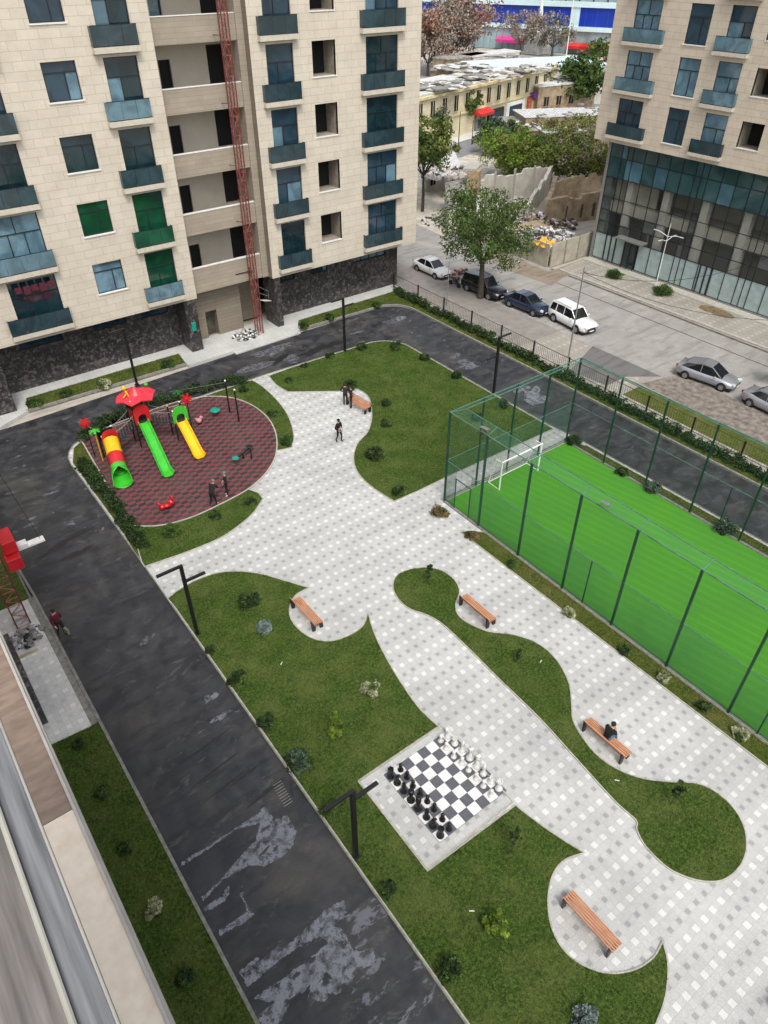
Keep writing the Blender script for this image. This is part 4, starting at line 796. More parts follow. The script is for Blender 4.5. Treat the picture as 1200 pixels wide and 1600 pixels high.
# ---------------------------------------------------------------- benches
def bench(cx, cy, rz, label):
    t = thing('park_bench', label, 'bench', (cx, cy, .1), rz, 'slatted wooden benches in the paved alcoves')
    L = 2.1
    s = MB(); prof = [(-.19, .45), (-.095, .455), (0, .455), (.095, .45), (.185, .435)]
    for x, z in prof: s.obox((x, 0, z), (.062, L, .035))
    s.obox((.245, 0, .40), (.035, L, .06), ry=.4); s.build('seat', M['wood'], t, local=True)
    s = MB()
    for x, z in ((-.235, .52), (-.265, .60), (-.295, .68)): s.obox((x, 0, z), (.028, L, .055), ry=-.33)
    s.build('backrest', M['wood'], t, local=True)
    for y in (-L/2+.1, L/2-.1):
        b = MB(); hh = .04
        pr = [(-.30, 0), (-.14, 0), (-.12, .34), (.12, .34), (.12, 0), (.30, 0), (.26, .41), (-.2, .43), (-.32, .72), (-.36, .70)]
        n = len(pr); b.add([(x, y-hh, z) for x, z in pr]+[(x, y+hh, z) for x, z in pr], [tuple(range(n-1, -1, -1)), tuple(range(n, 2*n))]+[(i, (i+1) % n, n+(i+1) % n, n+i) for i in range(n)])
        b.build('leg', M['black'], t, local=True)
    return t
bench(11.48, 21.42, 0, 'orange slatted bench in the alcove nearest the left road, without anyone on it')
bench(18.25, 16.55, 0, 'orange slatted bench beside the narrow upper end of the curving lawn')
bench(17.5, 8.03, 0, 'orange slatted bench with a person in black jacket sitting on it')
bench(11.52, 3.8, 0, 'orange slatted bench in the round alcove at the bottom right')
bench(25.1, 36.2, PI+.1, 'orange slatted bench by the two standing people at the north lawn')
# a dark canopy corner enters at the lower right edge
sx, sy = G(1196, 1585, .1)
bench(sx+.55, sy-1.05, 0, 'dark ended bench cut off by the bottom right corner of the photo')
# ---------------------------------------------------------------- chess men
CH = dict(
 pawn=[[(.12, 0), (.125, .04), (.09, .08), (.055, .13), (.045, .24)], [(.075, .25), (.045, .27), (.04, .28), (.078, .33), (.082, .37), (.06, .42), (.01, .44)]],
 rook=[[(.15, 0), (.155, .05), (.11, .1), (.08, .17), (.075, .38)], [(.11, .39), (.12, .42), (.12, .52), (.08, .52), (.075, .47), (.01, .47)]],
 knight=[[(.15, 0), (.155, .05), (.11, .1), (.08, .15), (.085, .22)], None],
 bishop=[[(.14, 0), (.145, .05), (.1, .1), (.06, .17), (.05, .40)], [(.095, .41), (.05, .44), (.075, .50), (.075, .56), (.04, .63), (.02, .65), (.025, .68), (.005, .70)]],
 queen=[[(.16, 0), (.165, .06), (.12, .11), (.07, .2), (.06, .50)], [(.11, .51), (.06, .54), (.075, .62), (.115, .70), (.07, .69), (.035, .74), (.03, .78), (.005, .80)]],
 king=[[(.17, 0), (.175, .06), (.12, .12), (.07, .2), (.065, .55)], [(.12, .56), (.065, .59), (.08, .68), (.11, .76), (.06, .80), (.02, .81)]])
def chessman(kind, col):
    m_ = M['chessb' if col == 'black' else 'chessw']
    t = thing('chess_'+kind, '', 'chess piece', (0, 0, 0))
    b = MB(); b.lathe(CH[kind][0], n=14); b.build('body', m_, t, True, local=True)
    b = MB()
    if kind == 'knight':
        pr = [(-.08, .21), (.08, .21), (.06, .30), (.10, .36), (.15, .38), (.15, .43), (.08, .50), (.03, .56), (-.02, .52), (-.08, .44), (-.10, .33)]
        n = len(pr); b.add([(x, -.04, z) for x, z in pr]+[(x, .04, z) for x, z in pr], [tuple(range(n-1, -1, -1)), tuple(range(n, 2*n))]+[(i, (i+1) % n, n+(i+1) % n, n+i) for i in range(n)])
        b.build('head', m_, t, local=True, bevel=.01)
    else:
        b.lathe(CH[kind][1], n=14)
        if kind == 'king': b.box(-.012, -.012, .8, .012, .012, .92); b.box(-.012, -.04, .85, .012, .04, .875)
        if kind == 'rook':
            for q in range(6): a_ = q*PI/3; b.obox((.1*math.cos(a_), .1*math.sin(a_), .535), (.04, .05, .04), rz=a_)
        b.build('head', m_, t, kind != 'rook', local=True)
    return t
order = ['rook', 'knight', 'bishop', 'queen', 'king', 'bishop', 'knight', 'rook']
ordn = ['first', 'second', 'third', 'fourth', 'fifth', 'sixth', 'seventh', 'eighth']
proto = {}
for col, bi, pi_ in (('black', 0, 1), ('white', 7, 6)):
    for j in range(8):
        for kind, i in ((order[j], bi), ('pawn', pi_)):
            key = (col, kind)
            x = bx0+(i+.5)*cs+random.uniform(-.04, .04); y = by1-(j+.5)*cs+random.uniform(-.04, .04)
            rowname = 'pawn row' if kind == 'pawn' else 'back row'
            lb = '%s chess %s, %s from the upper left end of the %s %s' % (col, kind, ordn[j], col, rowname)
            rz = (0 if col == 'black' else PI)+random.uniform(-.2, .2)
            if key not in proto:
                t = proto[key] = chessman(kind, col); t.location = (x, y, .115); t.rotation_euler = (0, 0, rz)
            else: t = clone(proto[key], (x, y, .115), rz)
            t['label'] = lb; t['group'] = 'large %s chess pieces on the board' % col
# ---------------------------------------------------------------- playground
pt = thing('play_tower', 'playground climbing frame with tube slide, green slide, yellow slide and coral roof', 'play structure', (11.2, 40.6, .15))
def arch(x, y, z, w_, h, m_, nm='arch_panel', hole=.24):
    """panel with an arched opening facing -y"""
    b = MB(); n = 14; ox = []; ix = []
    for i in range(n+1):
        a_ = PI*i/n; ox.append((x-w_/2*math.cos(a_), z+h-w_*.42+w_*.42*math.sin(a_))); ix.append((x-hole*math.cos(a_), z+.35+hole*math.sin(a_)))
    ox = [(x-w_/2, z)]+ox+[(x+w_/2, z)]; ix = [(x-hole, z)]+ix+[(x+hole, z)]; k = len(ox)
    vs = [(p[0], y, p[1]) for p in ox]+[(p[0], y, p[1]) for p in ix]+[(p[0], y+.06, p[1]) for p in ox]+[(p[0], y+.06, p[1]) for p in ix]
    fs = []
    for i in range(k-1): fs += [(i, i+1, k+i+1, k+i), (2*k+i, 3*k+i, 3*k+i+1, 2*k+i+1), (i, 2*k+i, 2*k+i+1, i+1), (k+i, k+i+1, 3*k+i+1, 3*k+i)]
    b.add(vs, fs); return b.build(nm, m_, pt)
def slide(pts, wd, m_, nm='slide'):
    """open trough through the points (x,y,z)"""
    b = MB(); sec = [(-wd/2-.03, .16), (-wd/2, .18), (-wd/2+.05, .02), (-wd/4, -.03), (wd/4, -.03), (wd/2-.05, .02), (wd/2, .18), (wd/2+.03, .16), (wd/4, -.07), (-wd/4, -.07)]
    n = len(sec); vs = []; fs = []
    for k, (x, y, z) in enumerate(pts):
        wk = 1+.18*max(0, (k-len(pts)+4)/4)
        for sx_, sz in sec: vs.append((x+sx_*wk, y, z+sz))
    for k in range(len(pts)-1):
        for i in range(n): fs.append((k*n+i, k*n+(i+1) % n, (k+1)*n+(i+1) % n, (k+1)*n+i))
    b.add(vs, fs); return b.build(nm, m_, pt, True)
def smoothz(p0, p1, n=14, flat=.16):
    out = []
    for i in range(n+1):
        t = i/n; x = p0[0]+(p1[0]-p0[0])*t; y = p0[1]+(p1[1]-p0[1])*t
        s_ = t/(1-flat) if t < 1-flat else 1; s_ = min(1, s_); zz = p0[2]+(p1[2]-p0[2])*(s_**1.08); out.append((x, y, zz))
    return out
# towers: (cx, cy, platform height, side)
T1 = (8.95, 40.45, 1.15, .9); T2 = (11.35, 41.1, 1.75, 1.0); T3 = (13.55, 40.3, 1.35, .85)
for (cx, cy, hp, sd_), top in ((T1, 2.0), (T2, 3.35), (T3, 2.2)):
    b = MB(); b.box(cx-sd_/2, cy-sd_/2, .15+hp-.07, cx+sd_/2, cy+sd_/2, .15+hp); b.build('platform', M['platform'], pt)
    for dx in (-1, 1):
        for dy in (-1, 1):
            b = MB(); b.tube((cx+dx*sd_/2, cy+dy*sd_/2, .15), (cx+dx*sd_/2, cy+dy*sd_/2, .15+top), .05, n=8); o = b.build('post', M['darkpost'], pt)
            b = MB(); b.ball((cx+dx*sd_/2, cy+dy*sd_/2, .15+top+.02), .065, 8); b.build('cap', M['white'] if dx*dy > 0 else M['yellowpl'], o)
# tube slide
b = MB(); segs_ = []
p0 = Vector((8.95, 39.95, 1.75)); p1 = Vector((8.35, 37.15, .52)); R_ = .47
cols_ = [('yellowpl', 0, .36), ('redpaint', .36, .62), ('greenpl', .62, .74)]
def tubeseg(t0, t1, r, m_, nm):
    q = MB(); a_ = p0.lerp(p1, t0); c_ = p0.lerp(p1, t1); q.tube(a_, c_, r, r, 18, False); q.tube(c_, a_, r-.025, r-.025, 18, False); q.tube(a_.lerp(c_, .9), c_, r+.03, r+.03, 18, False); return q.build(nm, m_, pt, True)
for m_, t0, t1 in cols_: tubeseg(t0, t1, R_, M[m_], 'tube_slide_section')
# open scoop at its foot
q = MB(); d = (p1-p0).normalized(); n_ = 16; k_ = 7; vs = []; fs = []
upv = Vector((0, 0, 1)); sdv = d.cross(upv).normalized(); nv = sdv.cross(d)
for j in range(k_+1):
    t = j/k_; c_ = p0.lerp(p1, .74)+d*(1.25*t)+Vector((0, 0, .33*t*t)); r = R_*(1+.16*t)
    ang = 2*PI*(1-.52*min(1, t*2.2))
    for i in range(n_+1):
        a_ = -PI/2-ang/2+ang*i/n_; vs.append(c_+sdv*math.cos(a_)*r+nv*math.sin(a_)*r)
for j in range(k_):
    for i in range(n_): fs.append((j*(n_+1)+i, j*(n_+1)+i+1, (j+1)*(n_+1)+i+1, (j+1)*(n_+1)+i))
q.add(vs, fs); o = q.build('tube_slide_exit', M['greenpl'], pt, True); so_ = o.modifiers.new('thick', 'SOLIDIFY'); so_.thickness = .04
arch(8.95, 39.92, 1.25, 1.0, 1.25, M['redpaint'], hole=.38)
arch(11.35, 40.52, 1.85, 1.0, 1.3, M['redpaint'], hole=.27)
arch(13.55, 39.82, 1.45, 1.0, 1.15, M['greenpl'], hole=.27)
slide(smoothz((11.35, 40.55, 1.88), (10.92, 36.35, .27), 18), .66, M['greenpl'])
slide(smoothz((13.55, 39.85, 1.48), (13.35, 37.0, .27), 14), .66, M['yellowpl'])
# roof of the middle tower: low hexagonal cap with turned up rim
q = MB(); rim = []; n_ = 12
cx, cy = 11.45, 41.2
for i in range(n_):
    a_ = 2*PI*i/n_; r = 1.32*(1 if i % 2 == 0 else .88); rim.append((cx+r*math.cos(a_), cy+r*.85*math.sin(a_), 3.42+.16*(i % 2)))
mid = [(cx+.5*math.cos(2*PI*i/n_), cy+.45*math.sin(2*PI*i/n_), 3.68) for i in range(n_)]
vs = rim+mid+[(cx, cy, 4.15)]+[(x, y, z-.06) for x, y, z in rim]+[(cx, cy, 3.6)]
fs = [(i, (i+1) % n_, n_+(i+1) % n_, n_+i) for i in range(n_)]+[(n_+i, n_+(i+1) % n_, 2*n_) for i in range(n_)]+[(i, 2*n_+1+i, 2*n_+1+(i+1) % n_, (i+1) % n_) for i in range(n_)]+[(2*n_+1+i, 3*n_+1, 2*n_+1+(i+1) % n_) for i in range(n_)]
q.add(vs, fs); ro = q.build('roof', M['pinkred'], pt)
q = MB()
q.tube((11.0, 41.0, 3.55), (10.85, 41.1, 4.1), .07, .05); q.ball((10.82, 41.12, 4.25), .15, 10); q.tube((10.86, 41.02, 3.9), (10.6, 40.9, 3.75), .04); q.build('roof_ornament', M['yellowpl'], ro, True)
q = MB(); q.ball((12.35, 41.55, 3.85), .14, 8, .7); q.build('roof_ornament', M['greenpl'], ro)
# panels under the roof
q = MB(); q.box(10.87, 41.58, 1.95, 11.83, 41.62, 2.9); q.build('side_panel', M['greend'], pt); q = MB(); q.box(10.83, 40.7, 1.95, 10.87, 41.5, 2.7); q.build('side_panel', M['redpaint'], pt)
q = MB(); q.box(8.5, 40.88, 1.35, 9.4, 40.92, 2.1); q.build('side_panel', M['darkpost'], pt)
# bridges
def bridge(a_, c_, nm='bridge'):
    q = MB(); A = Vector(a_); B = Vector(c_); n = 7
    for i in range(n):
        t = (i+.5)/n; p = A.lerp(B, t); p.z -= .12*math.sin(PI*t); q.obox(p, ((B-A).length/n*.85, .7, .05), rz=math.atan2(B.y-A.y, B.x-A.x))
    o = q.build(nm, M['platform'], pt); q = MB(); dv = Vector((-(B-A).y, (B-A).x, 0)).normalized()*.36
    for s_ in (-1, 1):
        pts = []
        for i in range(8): t = i/7; p = A.lerp(B, t)+dv*s_; p.z += .75-.1*math.sin(PI*t); pts.append(p)
        q.path(pts, .02)
        for p in pts[1:-1]: q.tube(p, p-Vector((0, 0, .7)), .012, n=5)
    q.build('handrail', M['metal'], o)
bridge((9.4, 40.6, 1.3), (10.85, 41.0, 1.85)); bridge((11.85, 40.95, 1.85), (13.12, 40.4, 1.5))
q = MB()   # climbing net / ladder behind
for i in range(6): q.tube((10.95+.03*i, 41.75+.12*i, 1.8-.27*i), (11.75+.03*i, 41.75+.12*i, 1.8-.27*i), .02)
for x in (10.95, 11.75): q.tube((x, 41.62, 1.9), (x+.15, 42.4, .15), .025)
q.build('ladder', M['darkpost'], pt)
# ornaments on tall posts
def flower(x, y, z, m_, r=.28):
    q = MB(); q.tube((x, y, .15), (x, y, z), .035); o = q.build('ornament_post', M['darkpost'], pt)
    q = MB()
    for i in range(6): a_ = 2*PI*i/6; q.obox((x+r*.55*math.cos(a_), y+r*.2*math.sin(a_), z+r*.55*math.sin(a_)), (r*.8, .08, r*.42), ry=-a_)
    q.ball((x, y, z), r*.32, 8); q.build('flower', m_, o)
def palm(x, y, z, m_):
    q = MB(); q.tube((x, y, .15), (x, y, z), .04); o = q.build('ornament_post', M['yellowpl'] if x < 9 else M['darkpost'], pt)
    q = MB()
    for i in range(6): a_ = 2*PI*i/6+.3; q.obox((x+.18*math.cos(a_), y+.18*math.sin(a_), z+.03), (.36, .13, .04), rz=a_, ry=.35)
    q.build('leaf', m_, o)
flower(8.05, 41.35, 2.65, M['redpaint'], .33); palm(8.3, 40.6, 2.35, M['greenpl']); flower(14.4, 40.5, 2.55, M['redpaint'], .36); palm(14.1, 41.0, 2.95, M['greend']); palm(13.9, 40.2, 2.1, M['greend'])
# swing frame
sw = thing('swing_frame', 'dark tall swing frame at the back of the rubber playground', 'swing', (17.45, 40.2, .15))
for x, y in ((17.5, 41.05), (17.42, 39.55)):
    b = MB(); b.tube((x, y, .15), (x, y, 2.6), .055, n=8); o = b.build('post', M['black'], sw); b = MB(); b.ball((x, y, 2.63), .07, 8); b.build('cap', M['white'], o)
b = MB(); b.tube((17.5, 41.05, 2.5), (13.9, 42.2, 2.45), .035); b.build('crossbar', M['black'], sw)
for dx in (0, .45):
    x, y = 16.5+dx, 41.36-dx*.31
b = MB(); b.tube((16.3, 41.43, 2.47), (16.25, 41.35, .75), .008, n=4); b.tube((16.75, 41.29, 2.48), (16.72, 41.2, .75), .008, n=4); b.build('chain', M['metal'], sw)
b = MB(); b.lathe([(.05, -.03), (.33, -.03), (.36, .02), (.3, .05), (.02, .04)], (16.5, 41.2, .62), 16); b.build('seat', M['teal'], sw, True)
# spring seat / seesaw
x, y = G(378, 716, .3); ss = thing('seesaw', 'small teal seated seesaw at the right of the rubber playground', 'seesaw', (x, y, .15))
b = MB(); b.obox((x+.15, y+.1, .55), (1.7, .09, .07), rz=.45); b.build('beam', M['darkpost'], ss)
b = MB(); b.tube((x+.15, y+.1, .15), (x+.15, y+.1, .55), .06); b.tube((x+.55, y-.25, .15), (x+.55, y-.25, .85), .04); b.build('stand', M['black'], ss)
for s_ in (-1, 1): b = MB(); b.lathe([(.03, -.02), (.19, -.02), (.22, .03), (.16, .06), (.02, .05)], (x+.15+s_*.75*.9, y+.1+s_*.75*.43, .63), 14); b.build('seat', M['teal'] if s_ < 0 else M['darkpost'], ss)
# rocker and small red toy
x, y = G(261, 792, .3); rk = thing('spring_rider', 'low red plastic rocking toy on the front of the rubber playground', 'rocking toy', (x, y, .15))
b = MB(); b.ball((x-.28, y-.02, .45), .19, 10, .8); b.ball((x+.0, y, .40), .17, 10, .7); b.ball((x+.3, y+.02, .5), .2, 10, .9); b.obox((x, y, .38), (.8, .22, .16)); b.build('body', M['redpaint'], rk, True)
b = MB(); b.obox((x+.38, y+.02, .75), (.08, .34, .26), rx=.1); b.obox((x-.42, y, .62), (.1, .24, .2)); b.build('panel', M['redpaint'], rk)
b = MB()
for i in range(20): a0 = i*.9; a1 = (i+1)*.9; b.tube((x+.08*math.cos(a0), y+.08*math.sin(a0), .15+i*.009), (x+.08*math.cos(a1), y+.08*math.sin(a1), .15+(i+1)*.009), .012, n=4)
b.build('spring', M['black'], rk)
x, y = G(311, 660, .3); st = thing('spring_rider', 'small pale red toy figure beside the yellow slide tower', 'rocking toy', (x, y, .15))
b = MB(); b.ball((x, y, .45), .22, 10, .8); b.ball((x+.2, y, .62), .13, 8); b.obox((x-.15, y, .55), (.1, .3, .2)); b.build('body', M['pink'], st, True)
b = MB(); b.tube((x, y, .15), (x, y, .35), .07); b.build('spring', M['black'], st)
# ---------------------------------------------------------------- people
def person(loc, rz, label, pose, top='cblack', legs='cdark', shoe='shoe', hair='hair', h=1.72, hood=False, group='people in the courtyard'):
    """one skinned body; pose gives joint positions for a figure facing +y"""
    s = h/1.72
    J = dict(pelvis=(0, 0, .92), waist=(0, 0, 1.06), chest=(0, 0, 1.28), neck=(0, 0, 1.46), head0=(0, .01, 1.54), head1=(0, .02, 1.64),
      shl=(-.17, 0, 1.41), shr=(.17, 0, 1.41), ell=(-.25, -.02, 1.14), elr=(.25, -.02, 1.14), wrl=(-.25, .08, .90), wrr=(.25, .08, .90),
      hpl=(-.095, 0, .88), hpr=(.095, 0, .88), knl=(-.10, .02, .48), knr=(.10, .02, .48), anl=(-.10, -.02, .08), anr=(.10, -.02, .08), tol=(-.11, .14, .03), tor=(.11, .14, .03))
    J.update(pose or {})
    Rr = dict(pelvis=.135, waist=.125, chest=.155, neck=.06, head0=.075, head1=.098, shl=.075, shr=.075, ell=.052, elr=.052, wrl=.034, wrr=.034, hpl=.10, hpr=.10, knl=.064, knr=.064, anl=.045, anr=.045, tol=.036, tor=.036)
    if top in ('cblack', 'cdark', 'maroon'): Rr.update(chest=.165, waist=.145, shl=.09, shr=.09, ell=.066, elr=.066)
    E_ = [('pelvis', 'waist'), ('waist', 'chest'), ('chest', 'neck'), ('neck', 'head0'), ('head0', 'head1'), ('chest', 'shl'), ('chest', 'shr'), ('shl', 'ell'), ('shr', 'elr'), ('ell', 'wrl'), ('elr', 'wrr'),
      ('pelvis', 'hpl'), ('pelvis', 'hpr'), ('hpl', 'knl'), ('hpr', 'knr'), ('knl', 'anl'), ('knr', 'anr'), ('anl', 'tol'), ('anr', 'tor')]
    names = list(J); V = [Vector(J[n])*s for n in names]; R = [Rr[n]*s for n in names]; E2 = [(names.index(a_), names.index(b_)) for a_, b_ in E_]
    # hands: palm and five fingers
    for sd_, el, wr in ((-1, 'ell', 'wrl'), (1, 'elr', 'wrr')):
        w_ = Vector(J[wr])*s; d = (w_-Vector(J[el])*s).normalized(); side = d.cross(Vector((sd_, .2, .1))).normalized()
        palm_ = len(V); V.append(w_+d*.075*s); R.append(.033*s); E2.append((names.index(wr), palm_))
        for q, (off, ln) in enumerate(((-.027, .06), (-.009, .075), (.009, .07), (.027, .055))):
            i1 = len(V); V.append(w_+d*(.10*s)+side*off*s); R.append(.0095*s); E2.append((palm_, i1))
            i2 = len(V); V.append(w_+d*(.10+ln)*s+side*off*1.2*s+Vector((-sd_*.02, 0, 0))*s); R.append(.008*s); E2.append((i1, i2))
        i1 = len(V); V.append(w_+d*.06*s+side*.045*s); R.append(.011*s); E2.append((palm_, i1)); i2 = len(V); V.append(w_+d*.105*s+side*.062*s); R.append(.009*s); E2.append((i1, i2))
    me = bpy.data.meshes.new('person_skeleton'); me.from_pydata(V, E2, []); o = bpy.data.objects.new('tmp', me); C.collection.objects.link(o)
    m1 = o.modifiers.new('skin', 'SKIN'); m1.use_smooth_shade = True
    for i, sv in enumerate(me.skin_vertices[0].data): sv.radius = (R[i], R[i]*(.72 if i in (names.index('pelvis'), names.index('waist'), names.index('chest')) else 1)); sv.use_root = (i == 0)
    m2 = o.modifiers.new('sub', 'SUBSURF'); m2.levels = 1; m2.render_levels = 1
    dg = bpy.context.evaluated_depsgraph_get(); dg.update(); mesh = bpy.data.meshes.new_from_object(o.evaluated_get(dg)); bpy.data.objects.remove(o)
    mesh.materials.clear()
    for k_ in (top, legs, 'skin', hair, shoe): mesh.materials.append(M[k_])
    names_idx = {n: V[i] for i, n in enumerate(names)}
    segs = [('pelvis', 'waist', 0), ('waist', 'chest', 0), ('chest', 'neck', 0), ('chest', 'shl', 0), ('chest', 'shr', 0), ('shl', 'ell', 0), ('shr', 'elr', 0), ('ell', 'wrl', 0), ('elr', 'wrr', 0), ('pelvis', 'hpl', 1), ('pelvis', 'hpr', 1), ('hpl', 'knl', 1), ('hpr', 'knr', 1), ('knl', 'anl', 1), ('knr', 'anr', 1), ('anl', 'tol', 4), ('anr', 'tor', 4), ('head0', 'head1', 2), ('neck', 'head0', 2)]
    def sdist(p, a_, b_):
        ab = b_-a_; t = max(0, min(1, (p-a_).dot(ab)/max(1e-6, ab.length_squared))); return (p-(a_+ab*t)).length
    hd = names_idx['head1']; fw = Vector((0, 1, 0)); up = (hd-names_idx['neck']).normalized()
    for p in mesh.polygons:
        c_ = p.center; best = min(segs, key=lambda q: sdist(c_, names_idx[q[0]], names_idx[q[1]])); mi = best[2]
        if mi == 0:
            for wr, el in (('wrl', 'ell'), ('wrr', 'elr')):
                d = (names_idx[wr]-names_idx[el]).normalized()
                if (c_-names_idx[wr]).dot(d) > 0.0 and (c_-names_idx[wr]).length < .25*s: mi = 2
        if mi == 2 and best[1] == 'head1':
            rel = c_-hd
            if rel.dot(up) > .035*s or rel.dot(fw) < -.01 or hood: mi = 3
        p.material_index = mi; p.use_smooth = True
    ob = bpy.data.objects.new('person', mesh); C.collection.objects.link(ob); ob.location = loc; ob.rotation_euler = (0, 0, rz)
    tag(ob, label, 'person', group)
    # face and hair
    f = MB(); hx, hy, hz = hd
    for sx_ in (-.035, .035): f.ball((hx+sx_*s, hy+.088*s, hz+.005*s), .013*s, 6)
    f.build('eyes', M['black'], ob, local=True); kk = MB(); kk.obox((hx, hy+.102*s, hz-.02*s), (.022*s, .03*s, .04*s)); kk.obox((hx, hy+.09*s, hz-.055*s), (.045*s, .012*s, .01*s))
    for sx_ in (-1, 1): kk.obox((hx+sx_*.1*s, hy, hz-.01*s), (.015*s, .04*s, .05*s))
    kk.build('nose_mouth_ears', M['skin'], ob, local=True)
    hh = MB(); prof = [(.108*s*math.cos(t), .108*s*math.sin(t)+.012*s) for t in [(-.1+1.6*i/6) for i in range(7)]]; prof[-1] = (.003, prof[-1][1]); hh.lathe(prof, (hx, hy-.012*s, hz), 12, 1, 1.05); hh.build('hood' if hood else 'hair', M[hair], ob, True, local=True)
    return ob
walk = dict(knl=(-.10, .16, .50), anl=(-.10, .10, .10), tol=(-.11, .26, .05), knr=(.10, -.02, .48), anr=(.10, -.20, .11), tor=(.11, -.06, .04), wrl=(-.28, -.08, .93), wrr=(.26, .2, .96))
pocket = dict(ell=(-.33, -.03, 1.15), elr=(.33, -.03, 1.15), wrl=(-.20, .12, 1.0), wrr=(.20, .12, 1.0))
p_ = dict(walk); p_.update(pocket)
GZ = .1
person((*G(530, 690, GZ), GZ), PI+.35, 'person in black jacket and trousers walking alone across the pale paving', p_, 'cblack', 'cblack', 'cblack', 'cblack', hood=True)
person((*G(540, 633, GZ), GZ), -.9, 'person in dark jacket standing left of the far bench', pocket, 'cdark', 'cblack', 'cblack')
person((*G(549, 637, GZ), GZ), 1.0, 'person in long black coat standing right beside the far bench', pocket, 'cblack', 'cblack', 'cblack')
lean = dict(waist=(0, .08, 1.05), chest=(0, .22, 1.22), neck=(0, .33, 1.36), head0=(0, .38, 1.42), head1=(0, .42, 1.50), shl=(-.17, .28, 1.32), shr=(.17, .28, 1.32), ell=(-.22, .38, 1.08), elr=(.22, .40, 1.08), wrl=(-.14, .55, .95), wrr=(.14, .56, .95), knl=(-.12, .05, .5), anl=(-.16, -.12, .08), tol=(-.17, .02, .03), anr=(.14, .16, .08), tor=(.15, .32, .03), knr=(.12, .1, .5))
person((*G(334, 790, .15), .15), -.9, 'person in black leaning forward on the rubber ground, left of the pair', lean, 'cblack', 'cblack', 'shoe', 'cgrey')
person((*G(356, 774, .15), .15), 1.2, 'person in black with pale hat standing right of the pair on the rubber ground', pocket, 'cblack', 'cblack', 'shoe', 'cgrey')
person((*G(324, 770, .15), .15), 1.5, 'small child in pink near the front edge of the playground', None, 'pink', 'cgrey', 'shoe', 'pink', h=.62) if False else None
# seated figure, facing +x
sit = dict(pelvis=(0, 0, .55), waist=(0, .02, .70), chest=(0, .10, .92), neck=(0, .17, 1.10), head0=(0, .21, 1.17), head1=(0, .25, 1.25), shl=(-.18, .13, 1.05), shr=(.18, .13, 1.05), ell=(-.24, .22, .82), elr=(.24, .22, .82), wrl=(-.10, .42, .76), wrr=(.10, .42, .76),
  hpl=(-.10, .05, .53), hpr=(.10, .05, .53), knl=(-.12, .46, .52), knr=(.12, .46, .52), anl=(-.12, .52, .10), anr=(.13, .60, .10), tol=(-.13, .68, .04), tor=(.14, .76, .04))
person((17.42, 8.02, .1), -PI/2, 'person in black jacket and blue jeans seated mid bench looking down', sit, 'cblack', 'jeans', 'shoe')
pr_ = person((*G(98, 992, .0), 0), PI+.35, 'person in maroon jacket walking on the road beside the kerb, carrying a bag', walk, 'maroon', 'cblack', 'cblack', group='people in the courtyard')
x, y = G(101, 990, .4); bgm = MB(); bgm.obox((x+.12, y-.12, .62), (.12, .28, .32), rz=.3); bgm.path([(x+.12, y-.2, .78), (x+.12, y-.12, .95), (x+.12, y-.04, .78)], .01)
tag(bgm.build('bag', M['bagp'], origin=(x, y, .46), bevel=.02), 'pale olive bag held by the person in maroon', 'bag')
